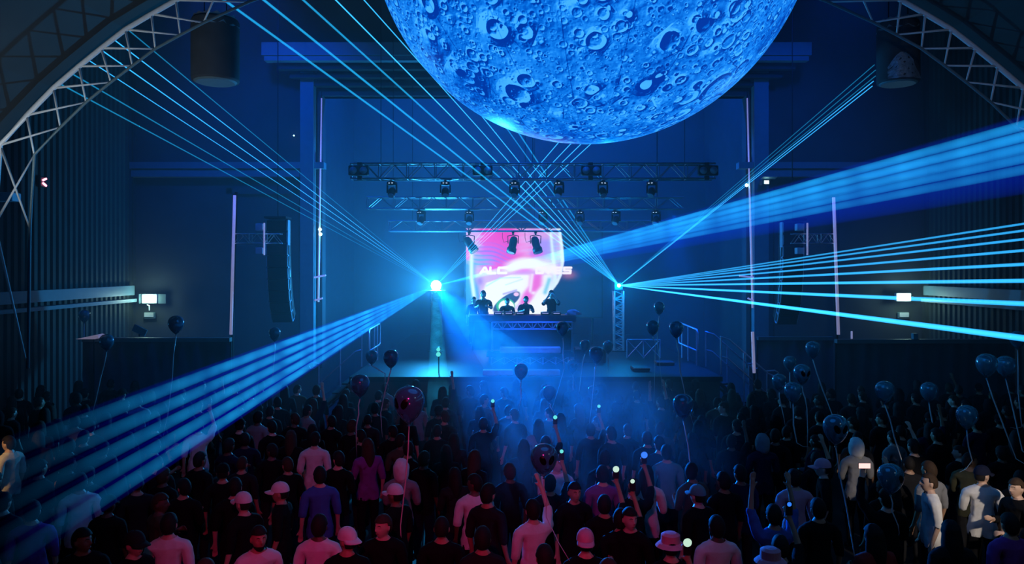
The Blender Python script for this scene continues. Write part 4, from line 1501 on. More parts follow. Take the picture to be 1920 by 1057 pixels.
def make_figure(arms, yaw=0.0, lean=0.0, female=False, sleeve='short'):
    sk, bones = skin_figure(arms, lean, female)
    hv, hf, hc = head_shape(yaw, lean)
    n = len(sk.vertices)
    vs = [q.co.copy() for q in sk.vertices] + hv
    fs = [tuple(p.vertices) for p in sk.polygons] + [tuple(i + n for i in f) for f in hf]
    me = bpy.data.meshes.new('joined')
    me.from_pydata(vs, [], fs)
    body = eval_mesh(me, [('REMESH', dict(mode='VOXEL', voxel_size=.0095, use_smooth_shade=True)), ('SMOOTH', dict(factor=.5, iterations=1)), ('DECIMATE', dict(ratio=.20))])
    body.name = 'body'
    body.polygons.foreach_set('use_smooth', [True] * len(body.polygons))
    reg = []
    for vtx in body.vertices:
        p = vtx.co
        if p.z > 1.53 and (p - hc).length < .16:
            reg.append('head')
            continue
        reg.append(min(bones, key=lambda bn: seg_dist(p, bn[1], bn[2]) - bn[3])[0])
    nr = [q.normal.copy() for q in body.vertices]

    def garment(name, test, off, fold, hem=None):
        use = [all(test(reg[i], body.vertices[i].co) for i in p.vertices) for p in body.polygons]
        mp, gv, gf = {}, [], []
        for p, u in zip(body.polygons, use):
            if not u:
                continue
            f = []
            for i in p.vertices:
                if i not in mp:
                    mp[i] = len(gv)
                    c = body.vertices[i].co
                    w = fold * mnoise.noise(c * 14)
                    gv.append(c + nr[i] * (off + w))
                f.append(mp[i])
            gf.append(f)
        cnt = {}
        for f in gf:
            for a_, b_ in zip(f, f[1:] + f[:1]):
                cnt[(min(a_, b_), max(a_, b_))] = cnt.get((min(a_, b_), max(a_, b_)), 0) + 1
        nb = {}
        for (a_, b_), k in cnt.items():
            if k == 1:
                nb.setdefault(a_, []).append(b_)
                nb.setdefault(b_, []).append(a_)
        for _ in range(6):                                # even out the hems
            gv2 = list(gv)
            for i, ns in nb.items():
                gv2[i] = gv[i] * .4 + sum((gv[q] for q in ns), Vector()) * (.6 / len(ns))
            gv = gv2
        if hem:
            for i in nb:
                if gv[i].z < .93:
                    gv[i] = Vector((gv[i].x, gv[i].y, hem))
        g = bpy.data.meshes.new(name)
        g.from_pydata(gv, [], gf)
        g.polygons.foreach_set('use_smooth', [True] * len(gf))
        return g
    arms_on = {'short': ('shoulder', 'upper_arm'), 'long': ('shoulder', 'upper_arm', 'forearm')}[sleeve]
    shirt = garment('shirt', lambda r, c: r in ('torso',) + arms_on or (r == 'leg' and c.z > .80) or (r == 'neck' and c.z < 1.455), .017, .012, .80)
    trousers = garment('trousers', lambda r, c: (r == 'leg' and c.z > .06) or (r == 'torso' and c.z < 1.0), .012, .008)
    shoe = garment('shoe', lambda r, c: (r == 'foot' or c.z < .075) and c.x < 0, .009, .0)
    shoe2 = garment('shoe', lambda r, c: (r == 'foot' or c.z < .075) and c.x > 0, .009, .0)
    return dict(body=body, shirt=shirt, trousers=trousers, shoe=shoe, shoe2=shoe2, hc=hc, yaw=yaw)


RELAX = ((.235, -.03, 1.13), (.245, .05, .89), .25)
FRONT = ((.235, .02, 1.14), (.13, .24, 1.20), .45)
HOLD = ((.225, .04, 1.14), (.10, .26, 1.10), .55)
UP = ((.26, .17, 1.58), (.20, .25, 1.83), .35)
HIGH = ((.25, .08, 1.66), (.22, .12, 1.93), .15)
CHIN = ((.24, .20, 1.33), (.10, .20, 1.56), .5)
DESK = ((.25, .10, 1.22), (.17, .28, 1.27), .25)
FIG = {
    'relax': make_figure((RELAX, RELAX)),
    'turn': make_figure((RELAX, FRONT), yaw=.9),
    'turn2': make_figure((FRONT, RELAX), yaw=-.8),
    'hold': make_figure((HOLD, FRONT), yaw=.15, sleeve='long'),
    'up_right': make_figure((RELAX, UP), yaw=-.1),
    'up_left': make_figure((UP, HOLD), yaw=.1, sleeve='long'),
    'high': make_figure((HIGH, HIGH), sleeve='short'),
    'woman': make_figure((FRONT, RELAX), yaw=.2, female=True),
    'woman_up': make_figure((RELAX, HIGH), yaw=-.2, female=True, sleeve='short'),
    'desk': make_figure((DESK, DESK), lean=.30, sleeve='short'),
    'cam': make_figure((CHIN, CHIN), sleeve='short'),
}


# head wear and hair, in head coordinates (face towards +Y)
def head_shell(test, off, name, drop=None, wav=.006):
    vs, fs, _c = head_shape(0, 0)
    vs = [q - HEAD_C for q in vs[:26 * 21]]
    fs = fs[:26 * 20]
    keep = [f for f in fs if all(test(vs[i]) for i in f)]
    ids = sorted({i for f in keep for i in f})
    mp = {k: n for n, k in enumerate(ids)}
    out = []
    for i in ids:
        q = vs[i].copy()
        d = Vector((q.x / .076, q.y / .1, q.z / .12)).normalized()
        q = q + d * (off + wav * mnoise.noise(q * 60))
        if drop:
            q = drop(q)
        out.append(q)
    me = bpy.data.meshes.new(name)
    me.from_pydata(out, [], [[mp[i] for i in f] for f in keep])
    me.polygons.foreach_set('use_smooth', [True] * len(keep))
    res = eval_mesh(me, [('SOLIDIFY', dict(thickness=.006, offset=-1)), ('SUBSURF', dict(levels=1, render_levels=1))])
    res.name = name
    return res


hairline = lambda q: q.z > (.045 if q.y > .02 else (.0 if q.y > -.03 else -.075))
SHORT = head_shell(hairline, .013, 'hair')
CROP = head_shell(lambda q: q.z > (.06 if q.y > .03 else (.012 if q.y > -.03 else -.06)), .006, 'hair', wav=.002)


def long_drop(q):
    if q.y < .04 and q.z < .0:
        k = min(1, -q.z / .085)
        return Vector((q.x * (1.15 + .1 * k), q.y * 1.15 - .025 * k, q.z - .22 * k))
    return q


LONG = head_shell(lambda q: q.z > (.05 if q.y > .035 else -.10), .016, 'hair', long_drop, .012)
BEARD = head_shell(lambda q: q.y > .0 and -.115 < q.z < -.045 and abs(q.x) < .074, .007, 'beard', wav=.004)


def cap_meshes():
    me = MB()
    prof = []
    vs, fs = [], []
    nu, nv = 24, 8
    for j in range(nv + 1):
        ph = PI / 2 * j / nv
        for i in range(nu):
            th = 2 * PI * i / nu
            r = math.cos(ph) ** .8
            vs.append(Vector((.094 * r * math.sin(th), .118 * r * math.cos(th) - .004, .028 + .116 * math.sin(ph))))
    for j in range(nv):
        for i in range(nu):
            fs.append((j * nu + i, j * nu + (i + 1) % nu, (j + 1) * nu + (i + 1) % nu, (j + 1) * nu + i))
    vs.append(Vector((0, 0, .145)))
    crown = MB().add(vs, fs).mesh('crown')
    vs, fs = [], []
    for j in range(5):
        for i in range(13):
            a = (i / 12 - .5) * PI * .86
            r = j / 4
            vs.append(Vector(((.090 + .004 * r) * math.sin(a), .106 * math.cos(a) + r * .085 * math.cos(a) ** .6 + .006, .036 - .02 * r - .018 * r * (math.sin(a) ** 2))))
    for j in range(4):
        for i in range(12):
            fs.append((j * 13 + i, j * 13 + i + 1, (j + 1) * 13 + i + 1, (j + 1) * 13 + i))
    me = MB().add(vs, fs).mesh('brim')
    brim = eval_mesh(me, [('SOLIDIFY', dict(thickness=.006))])
    brim.name = 'brim'
    button = MB().lathe([(.010, .142), (.011, .147), (.004, .151)], 10).mesh('button')
    for q in (crown, brim):
        q.polygons.foreach_set('use_smooth', [True] * len(q.polygons))
    return crown, brim, button


CROWN, BRIM, BUTTON = cap_meshes()
hood = head_shell(lambda q: q.y < .045 or q.z > .075, .030, 'hood', lambda q: Vector((q.x * 1.05, q.y * 1.05 - .01, q.z - (.05 if q.z < -.03 else 0))), .014)
BUCKET = MB().lathe([(.155, .012), (.122, .042), (.100, .050), (.096, .125), (.06, .146), (.0, .150)], 24).mesh('hat')
GLASSES = MB().bbox((-.066, .098, -.008), (-.008, .108, .024), .006).bbox((.008, .098, -.008), (.066, .108, .024), .006).box((0, .104, .014), (.02, .006, .006)).box((-.073, .05, .014), (.005, .11, .007)).box((.073, .05, .014), (.005, .11, .007)).mesh('sunglasses')
def face_y(x, z):
    vs, _f, _c = head_shape(0, 0)
    return max((q - HEAD_C for q in vs[:26 * 21] if q.y > HEAD_C.y), key=lambda q: -((q.x - x) ** 2 + (q.z - z) ** 2)).y


def face_strip(pts, r):
    return MB().path([(x, face_y(x, z) + .002, z) for x, z in pts], r, 6)


BROWS = [face_strip([(s * .014, .027), (s * .030, .033), (s * .047, .026)], [.003, .0045, .0025]).mesh('eyebrow') for s in (-1, 1)]
MOUTH = face_strip([(-.024, -.062), (-.010, -.060), (0, -.061), (.010, -.060), (.024, -.062)], [.002, .0045, .004, .0045, .002]).mesh('mouth')
EYE = MB().lathe([(.0, -.0125), (.009, -.009), (.0125, 0), (.009, .009), (.0, .0125)], 10).mesh('eye')

SK = {k: mat('skin_' + k, c, .5, vary=.12) for k, c in (('fair', (.62, .40, .31)), ('tan', (.45, .26, .17)), ('brown', (.24, .13, .08)), ('dark', (.11, .06, .04)))}
HR = {k: mat('hair_' + k, c, .75, spec=.25, vary=.3, scale=40) for k, c in (('black', (.012, .010, .010)), ('brown', (.045, .025, .015)), ('blond', (.30, .20, .10)))}
CL = {k: mat('cloth_' + k, c, .9, vary=.15, scale=14, bump=.15, spec=.15) for k, c in (
    ('black', (.006, .006, .008)), ('charcoal', (.016, .016, .019)), ('navy', (.008, .012, .035)), ('white', (.74, .72, .72)), ('cream', (.66, .60, .50)), ('grey', (.22, .22, .24)),
    ('blue', (.05, .12, .42)), ('red', (.30, .03, .03)), ('purple', (.22, .05, .28)), ('pink', (.70, .32, .42)), ('olive', (.06, .06, .035)), ('teal', (.10, .28, .30)))}
LIP = mat('lips', (.22, .07, .06), .5, vary=.1)
EYEM = mat('eye_white', (.55, .53, .5), .2, vary=.05)
GLM = mat('dark_lens', (.008, .008, .010), .15, coat=.6)


def slot(o, m):
    o.material_slots[0].link = 'OBJECT'
    o.material_slots[0].material = m


for F in FIG.values():
    for k in ('body', 'shirt', 'trousers', 'shoe', 'shoe2'):
        F[k].materials.clear()
        F[k].materials.append(CL['black'])
for q in (SHORT, CROP, LONG, BEARD, CROWN, BRIM, BUTTON, hood, BUCKET, GLASSES, EYE, MOUTH, *BROWS):
    q.materials.clear()
    q.materials.append(CL['black'])


def person(x, y, z, rz, fig, top='black', bottom='black', skin='fair', hair='short', hcol='black', hat=None, hatcol='white', hatyaw=0.0, scale=1.0, extra=(), label='', group=None, face=False):
    F = FIG[fig]
    t = thing('person', label, 'person', (x, y, z), rz, group)
    t.scale = (scale,) * 3

    def add(nm, me, m, loc=None, yaw=0.0, par=None):
        o = bpy.data.objects.new(nm, me)
        COL.objects.link(o)
        o.parent = par or t
        slot(o, m)
        if loc is not None:
            o.location = loc
        o.rotation_euler = (0, 0, yaw)
        return o
    add('body', F['body'], SK[skin])
    add('shirt', F['shirt'], CL[top])
    add('trousers', F['trousers'], CL[bottom])
    add('shoe', F['shoe'], CL['charcoal'])
    add('shoe', F['shoe2'], CL['charcoal'])
    hc, yw = F['hc'], F['yaw']
    if hat and hair == 'short':
        hair = 'crop'
    if hair:
        add('hair', {'short': SHORT, 'crop': CROP, 'long': LONG}[hair], HR[hcol], hc, yw)
    if hat == 'cap':
        c = add('cap', CROWN, CL[hatcol], hc, yw + hatyaw)
        add('brim', BRIM, CL[hatcol], None, 0, c)
        add('button', BUTTON, CL[hatcol], None, 0, c)
    elif hat == 'hood':
        add('hood', hood, CL[hatcol], hc, yw)
    elif hat == 'bucket':
        add('hat', BUCKET, CL[hatcol], hc, yw)
    if 'beard' in extra:
        add('beard', BEARD, HR[hcol], hc, yw)
    if 'glasses' in extra:
        add('sunglasses', GLASSES, GLM, hc, yw)
    if face:
        for s in (-1, 1):
            add('eye', EYE, EYEM, hc + Matrix.Rotation(yw, 3, 'Z') @ Vector((s * .031, face_y(s * .031, .004) - .003, .004)))
        for q in BROWS:
            add('eyebrow', q, HR[hcol], hc, yw)
        add('mouth', MOUTH, LIP, hc, yw)
    return t


HEADTOP = 1.625 + .03
placed = []


def at_head(px, py, h=1.0):
    """ground spot of a standing person whose head centre is seen at a pixel"""
    Y = (HC - 1.625 * h) * FPX / (py - YH)
    return (px - 960) / FPX * Y, Y


# ------------------------------------------------------------------ phones held up with their little lights
teal_g = mat('torch_teal', (.3, .8, .8), .4, emit=(.10, .75, .62), estr=1.1)
pale_g = mat('torch_pale', (.6, .8, .7), .4, emit=(.50, .80, .62), estr=1.0)
blue_g = mat('torch_blue', (.2, .3, .8), .4, emit=(.03, .22, .95), estr=1.0)
wht_g = mat('phone_white', (.9, .8, .8), .4, emit=(1.0, .62, .55), estr=1.3)


def phone(c, glow, label, r=.03, wide=False):
    w, h = (.16, .075) if wide else (.075, .15)
    t = thing('phone', label, 'phone', c)
    lpart('body', MB().bbox((-w / 2, 0, -h / 2), (w / 2, .009, h / 2), .004), M['dark_plastic'], t)
    if wide:
        lpart('screen', MB().box((0, -.002, 0), (w * .92, .003, h * .85)), glow, t)
    else:
        lpart('torch', MB().lathe([(r * .96, -.004), (r, .0)], 16, (0, -.002, h * .3), Matrix.Rotation(PI / 2, 3, 'X')), glow, t)


for px, py, g, r, lb, lb2 in ((1155, 890, pale_g, .040, 'phone with greenish round light in the middle of the smoky crowd', 'holding up the greenish phone light in the smoke'), (1186, 913, pale_g, .026, 'phone with smaller greenish light, lower of the two in the smoke', 'holding up the smaller greenish phone light'),
                         (1208, 863, blue_g, .045, 'phone with blue round light in the smoky crowd', 'holding up the round blue phone light'), (1053, 856, teal_g, .026, 'phone with teal light beside the central alien balloon', 'holding up a teal phone light beside the central balloon'),
                         (1041, 791, teal_g, .034, 'phone with teal light below the teal balloons', 'holding up the teal phone light below the teal balloons'), (1123, 770, teal_g, .030, 'phone with teal light below the small alien balloon', 'holding up the teal phone light below the small alien balloon'),
                         (924, 760, teal_g, .034, 'phone with dim teal light under the narrow downward shaft', 'holding up a dim teal phone light by the downward shaft'), (1289, 1030, pale_g, .040, 'phone with pale round light beside the dusky pink hat', 'holding up the pale phone light beside the pink hat'),
                         (1480, 957, blue_g, .024, 'phone with small blue light between the raised hands', 'holding up the small blue phone light')):
    k = .97
    Y = (HC - 1.95 * k) * FPX / (py - YH)
    c = P(px, py - 4, Y)
    placed.append((c.x - .178 * k, c.y - .235 * k))
    person(c.x - .178 * k, c.y - .235 * k, 0, 0, 'up_right', top='black', skin='tan', scale=k, label='person in black ' + lb2)
    phone(c, g, lb, r)
Y = (HC - 1.98) * FPX / (873 - YH)
c = P(1621, 873, Y)
placed.append((c.x + .172, c.y - .235))
person(c.x + .172, c.y - .235, 0, 0, 'up_left', top='black', skin='fair', label='person in black raising an arm with the sideways white lit phone')
phone(c, wht_g, 'phone glowing white and red held up sideways by the raised arm', .08, True)

# people one can pick out: head pixel, facing (0 = towards the stage), figure and clothes
R_ = math.radians
WHO = [
    (155, 1012, 205, 'turn', dict(skin='brown', hair='short', face=True, label='man with dark hair and reddish face looking across, nearest the dark lower corner')),
    (250, 1012, 248, 'relax', dict(skin='fair', hair='short', hat='cap', hatcol='charcoal', extra=('glasses',), face=True, label='person in dark visor cap and sunglasses, pink lit face in profile')),
    (316, 992, 10, 'relax', dict(top='white', label='person with black hair and pink blue lit white top seen from behind')),
    (484, 1008, 215, 'relax', dict(top='white', skin='tan', extra=('beard',), face=True, label='bearded man in open white jacket turned towards the balcony')),
    (598, 988, 0, 'relax', dict(top='white', skin='dark', label='person with large dark hair in bright pink lit white T-shirt, back turned')),
    (651, 992, 0, 'turn', dict(hat='cap', hatcol='white', hatyaw=PI, hair='short', skin='tan', label='person in black wearing a white cap backwards with strap showing')),
    (718, 1000, 190, 'turn2', dict(skin='fair', face=True, hcol='brown', label='person with red lit face and bare neck facing the balcony')),
    (458, 944, 60, 'relax', dict(hat='cap', hatcol='white', label='person in white cap turned sideways, lower of the two white caps by the shafts')),
    (528, 924, 88, 'relax', dict(hat='cap', hatcol='white', skin='tan', label='person in pink lit white cap with brim pointing to the thick shafts')),
    (743, 928, 60, 'relax', dict(hat='cap', hatcol='white', skin='brown', label='person in white cap just beside the long pink balloon ribbon')),
    (890, 908, 10, 'turn', dict(top='white', skin='dark', label='person with dark hair in pink and blue lit white shirt, back turned')),
    (914, 928, -30, 'relax', dict(skin='tan', top='charcoal', scale=1.04, label='tall person with cropped black hair and dark T-shirt in front of the white shirt')),
    (752, 880, 0, 'hold', dict(top='grey', hat='hood', hatcol='white', label='person in pale blue lit hood behind the long pink ribbon')),
    (590, 825, 0, 'relax', dict(top='white', label='person in white top with pink glow on shoulders, above the blue shirt')),
    (600, 893, 20, 'relax', dict(top='blue', label='person in blue shirt seen from behind below the white top')),
    (1000, 958, 20, 'up_right', dict(top='white', skin='fair', label='person in long pink lit top raising a hand to the face balloon ribbon')),
    (1044, 868, 170, 'turn', dict(top='white', skin='fair', face=True, label='person with pale face just behind the central alien balloon')),
    (1076, 922, 200, 'relax', dict(skin='tan', face=True, label='person with red lit face looking back beside the central balloon ribbon')),
    (1098, 1018, 0, 'relax', dict(hat='cap', hatcol='pink', hatyaw=PI, label='person in white cap tinted dull pink, worn backwards at the bottom centre')),  # pink cloth puts the magenta light into the white cap
    (1258, 1026, 0, 'relax', dict(hat='bucket', hatcol='pink', label='person in dusky pink round hat near the bottom edge')),
    (1345, 990, 5, 'relax', dict(top='white', skin='dark', label='dark haired person in white shirt with pink collar glow, back turned')),
    (1446, 1030, 0, 'relax', dict(hat='bucket', hatcol='pink', hair=None, top='charcoal', label='person in rounded hat tinted bright pink at the bottom edge')),  # its pink carries the magenta light in the cloth colour
    (1490, 898, 0, 'relax', dict(top='pink', label='person in magenta lit top in the gap between two balloon ribbons')),  # pink cloth stands in for magenta light on the top
    (1545, 878, 70, 'relax', dict(hat='cap', hatcol='pink', label='person in pink cap below the face balloon near the phone')),
    (1606, 838, 0, 'hold', dict(top='grey', hat='hood', hatcol='white', label='person in pale grey hood behind the raised phone')),
    (1745, 905, 75, 'relax', dict(top='white', skin='fair', hcol='brown', hair='crop', face=True, label='person with pink face in brightly lit white hooded top')),
    (1842, 892, -25, 'turn2', dict(top='white', skin='fair', hat='cap', hatcol='navy', label='man in navy cap and brightly lit white T-shirt')),
    (1908, 915, 100, 'hold', dict(top='black', skin='fair', hcol='brown', face=True, label='person in profile with lit face at the edge beside the navy cap')),
    (828, 992, 0, 'relax', dict(skin='tan', hair='crop', label='person with close cropped hair and red lit nape in the lower middle')),
    (1452, 968, 0, 'high', dict(top='blue', skin='tan', label='person in blue top with both hands raised near the bottom')),
    (1182, 972, 150, 'turn', dict(skin='fair', face=True, label='person with orange lit face and hand turned back in the lower middle')),
    (1130, 915, 0, 'relax', dict(top='purple', label='person in dull purple top between the two bokeh phone lights')),
    (1212, 905, -20, 'hold', dict(top='white', hair='long', label='long haired person in pale shirt below the greenish phone light')),
    (1310, 930, 30, 'relax', dict(hat='cap', hatcol='teal', label='person in teal cap beside the straight balloon ribbon')),
    (1240, 756, 35, 'high', dict(top='black', skin='fair', label='person with bare pink lit arms raised beside the red glinting balloon')),
    (372, 800, 20, 'up_right', dict(top='white', skin='fair', label='person in bright top raising a hand inside the thick blue shafts')),
    (1785, 1000, 0, 'relax', dict(top='charcoal', hair='long', label='person with long black hair in front of the lit white hooded top')),
    (1895, 985, 0, 'relax', dict(top='purple', skin='tan', label='person in dim purple top at the lower edge below the lit faces')),
    (1640, 1008, 10, 'woman', dict(top='red', skin='tan', hair='long', label='long haired woman in dark red top beside the pale ribbon end')),
    (1535, 962, 0, 'relax', dict(top='black', skin='tan', label='person in black with reddish nape beside the long slanting ribbon')),
    (905, 1012, 0, 'relax', dict(top='charcoal', skin='tan', label='person in dark T-shirt with red streak on the back at the bottom')),
    (1022, 1030, 10, 'relax', dict(top='red', skin='tan', label='person in dark red top at the bottom edge below the raised sleeve')),
    (60, 960, 20, 'relax', dict(top='purple', label='person in dim purple top in the dark lower corner')),
    (150, 905, 30, 'relax', dict(top='white', label='person in pale top catching pink and cyan under the lowest shaft')),
    (18, 832, 80, 'relax', dict(top='cream', skin='fair', face=True, label='person in cream lit by yellow lamp at the dark edge')),
    (1430, 830, 0, 'hold', dict(top='navy', hat='hood', hatcol='grey', label='person in grey hood left of the face balloon')),
    (1250, 850, 0, 'relax', dict(top='teal', label='person in teal top in the smoky shaft of light')),
    (1010, 800, 0, 'woman', dict(top='grey', hair='long', label='long haired person in grey inside the smoky shaft')),
    (690, 838, 25, 'woman', dict(top='purple', hair='long', hcol='brown', label='brown haired person in purple below the balloon beside the shafts')),
]
for px, py, deg, fig, kw in WHO:
    sc_ = kw.get('scale', 1.0)
    x, y = at_head(px, py, sc_)
    ray = x / y
    for dy in (0, .12, -.12, .24, -.24, .36, -.36, .48, -.48, .6, -.6):     # step aside from whoever already stands there
        if not any(((ray * (y + dy) - a_) / .60) ** 2 + ((y + dy - b_) / .50) ** 2 < 1 for a_, b_ in placed):
            y += dy
            x = ray * y
            break
    placed.append((x, y))
    person(x, y, 0, R_(deg), fig, **kw)

# the rest of the crowd: dark tops, hair and figure change from one to the next
KINDS = [
    ('relax', 'black', 'short', None, 'person with short dark hair and black top standing in the dark crowd'),
    ('relax', 'charcoal', 'crop', None, 'person with cropped hair and charcoal top standing in the dark crowd'),
    ('turn', 'black', 'short', None, 'person in black top with head turned aside in the dark crowd'),
    ('hold', 'navy', 'short', None, 'person in long sleeved navy top with hands before the chest'),
    ('woman', 'black', 'long', None, 'long haired woman in black top in the dark crowd'),
    ('woman', 'charcoal', 'long', None, 'long haired woman in charcoal top in the dark crowd'),
    ('turn2', 'olive', 'short', None, 'person in olive top with head turned aside in the dark crowd'),
    ('relax', 'black', 'short', 'cap', 'person in black cap and black top in the dark crowd'),
    ('up_right', 'black', 'short', None, 'person in black top with one arm raised in the dark crowd'),
    ('woman_up', 'navy', 'long', None, 'long haired woman in navy with one arm held high'),
    ('hold', 'black', 'crop', 'hood', 'person in black hood with hands before the chest'),
    ('relax', 'grey', 'short', None, 'person in grey top with short dark hair in the dark crowd'),
]
WEIGHT = [26, 16, 10, 9, 12, 8, 6, 7, 2, 2, 5, 4]
cr = random.Random(5)
cand = []
y = 6.9
while y < 18.4:
    step_x = .62 + (y - 7) * .012
    x = -.70 * y - .3 + cr.uniform(0, step_x)
    while x < .70 * y + .3:
        cand.append((x + cr.uniform(-.11, .11), y + cr.uniform(-.13, .13)))
        x += step_x
    y += .54 + (y - 7) * .045
ncrowd = 0
for x, y in cand:
    if any(((x - a) / .60) ** 2 + ((y - b_) / .50) ** 2 < 1 for a, b_ in placed):
        continue
    # keep the view on the people picked out above clear of those just before them
    if any(0 < b_ - y < 1.5 and abs(x / y - a / b_) < .027 for a, b_ in placed[:len(WHO) + 10]):
        continue
    if not (-11.8 < x < 12.6) or y > 18.6 or (12.4 < y < 14.0 and not -8.6 < x < 9.3):
        continue
    placed.append((x, y))
    fig, top, hair, hat, lb = cr.choices(KINDS, WEIGHT)[0]
    person(x, y, 0, R_(cr.gauss(0, 22)), fig, top=top, bottom=cr.choice(['black', 'charcoal', 'navy']), skin=cr.choice(['fair', 'tan', 'tan', 'brown', 'dark']), hair=hair,
           hcol=cr.choice(['black', 'black', 'brown']), hat=hat, hatcol='black' if hat else 'white', hatyaw=cr.choice([0, 0, PI]) if hat == 'cap' else 0, scale=cr.uniform(.93, 1.02), label=lb, group='crowd: ' + lb)
    ncrowd += 1
print('crowd', ncrowd, 'picked', len(WHO))

# performers behind the table
for px, dy, deg, fig, kw in (
        (907, .95, 178, 'desk', dict(top='black', label='tall performer in black silhouetted against the white of the screen')),
        (951, 1.15, 180, 'desk', dict(top='charcoal', scale=.86, label='short performer bent low over the gear in front of the screen eye')),
        (984, .95, 190, 'desk', dict(top='navy', scale=.90, label='performer in navy bent over the table in the middle')),
        (1034, .95, 172, 'cam', dict(top='black', label='performer in black with both hands raised to the face')),
        (888, 1.2, 200, 'relax', dict(top='navy', scale=.88, label='crew member in navy at the screen edge beside the tall performer'))):
    x = P(px, 0, yt + dy).x
    person(x, yt + dy, zr, R_(deg), fig, **kw)


# ------------------------------------------------------------------ balloons
def film(name, color, alpha):
    m = bpy.data.materials.new(name)
    m.use_nodes = True
    nt = m.node_tree
    b = nt.nodes['Principled BSDF']
    b.inputs['Base Color'].default_value = color + (1,)
    b.inputs['Roughness'].default_value = .13
    b.inputs['Metallic'].default_value = .25
    b.inputs['Specular IOR Level'].default_value = .9
    b.inputs['Coat Weight'].default_value = .6
    b.inputs['Coat Roughness'].default_value = .06
    nz = nt.nodes.new('ShaderNodeTexNoise')
    nz.inputs['Scale'].default_value = 9
    mr = nt.nodes.new('ShaderNodeMapRange')
    mr.inputs['To Min'].default_value = alpha - .07
    mr.inputs['To Max'].default_value = alpha + .07
    tc = nt.nodes.new('ShaderNodeTexCoord')
    nt.links.new(tc.outputs['Object'], nz.inputs['Vector'])
    nt.links.new(nz.outputs['Fac'], mr.inputs['Value'])
    nt.links.new(mr.outputs[0], b.inputs['Alpha'])
    return m


FILM = film('silver_film', (.06, .30, .40), .76)  # silver film tinted teal: the stage light's cast is in the colour
INK = mat('black_ink', (.006, .006, .008), .25, vary=.05)
BPROF = [(.012, -.178), (.020, -.170), (.060, -.140), (.098, -.095), (.125, -.045), (.138, .005), (.1395, .045), (.130, .085), (.110, .118), (.080, .142), (.045, .157), (.012, .162)]


def brad(z):
    return float(np.interp(z, [q[1] for q in BPROF], [q[0] for q in BPROF]))


_t = np.linspace(0, len(BPROF) - 1, 34)
_pr = np.array(BPROF)
# smooth the outline with a quadratic pass
prof2 = [(float(np.interp(u, range(len(BPROF)), _pr[:, 0])), float(np.interp(u, range(len(BPROF)), _pr[:, 1]))) for u in _t]
for _ in range(2):
    prof2 = [prof2[0]] + [((prof2[i - 1][0] + 2 * prof2[i][0] + prof2[i + 1][0]) / 4, (prof2[i - 1][1] + 2 * prof2[i][1] + prof2[i + 1][1]) / 4) for i in range(1, len(prof2) - 1)] + [prof2[-1]]
B_SKIN = MB().lathe(prof2, 32).mesh('skin')
B_SKIN.polygons.foreach_set('use_smooth', [True] * len(B_SKIN.polygons))
B_KNOT = MB().lathe([(.016, -.200), (.010, -.190), (.007, -.184), (.014, -.174)], 14).mesh('knot')


def on_surface(az, z, k=1.006):
    r = brad(z) * k
    return Vector((r * math.sin(az), -r * math.cos(az), z))


def ink_patch(uv_rows):
    vs, fs = [], []
    m_ = len(uv_rows[0])
    for row in uv_rows:
        for az, z in row:
            vs.append(on_surface(az, z, 1.012))
    for j in range(len(uv_rows) - 1):
        for i in range(m_ - 1):
            fs.append((j * m_ + i, j * m_ + i + 1, (j + 1) * m_ + i + 1, (j + 1) * m_ + i))
    return MB().add(vs, fs).mesh('ink')


def eye_patch(s):
    rows = []
    for j in range(7):
        r = j / 6
        row = []
        for i in range(25):
            a = 2 * PI * i / 24
            u, v_ = r * .030 * math.cos(a), r * .050 * math.sin(a)
            c, sn = math.cos(s * .42), math.sin(s * .42)
            uu, vv = u * c + v_ * sn, -u * sn + v_ * c
            row.append(((s * .046 + uu) / .135, .020 + vv))
        rows.append(row)
    return ink_patch(rows)


E_L, E_R = eye_patch(-1), eye_patch(1)
SMILE = ink_patch([[((-.028 + .056 * i / 12) / .115, -.066 - .010 * math.sin(PI * i / 12) + w * math.sin(PI * (i + .4) / 12.8)) for i in range(13)] for w in (0, -.004, -.008)])
B_SKIN.materials.append(FILM)
B_KNOT.materials.append(FILM)
for q in (E_L, E_R, SMILE):
    q.materials.append(INK)


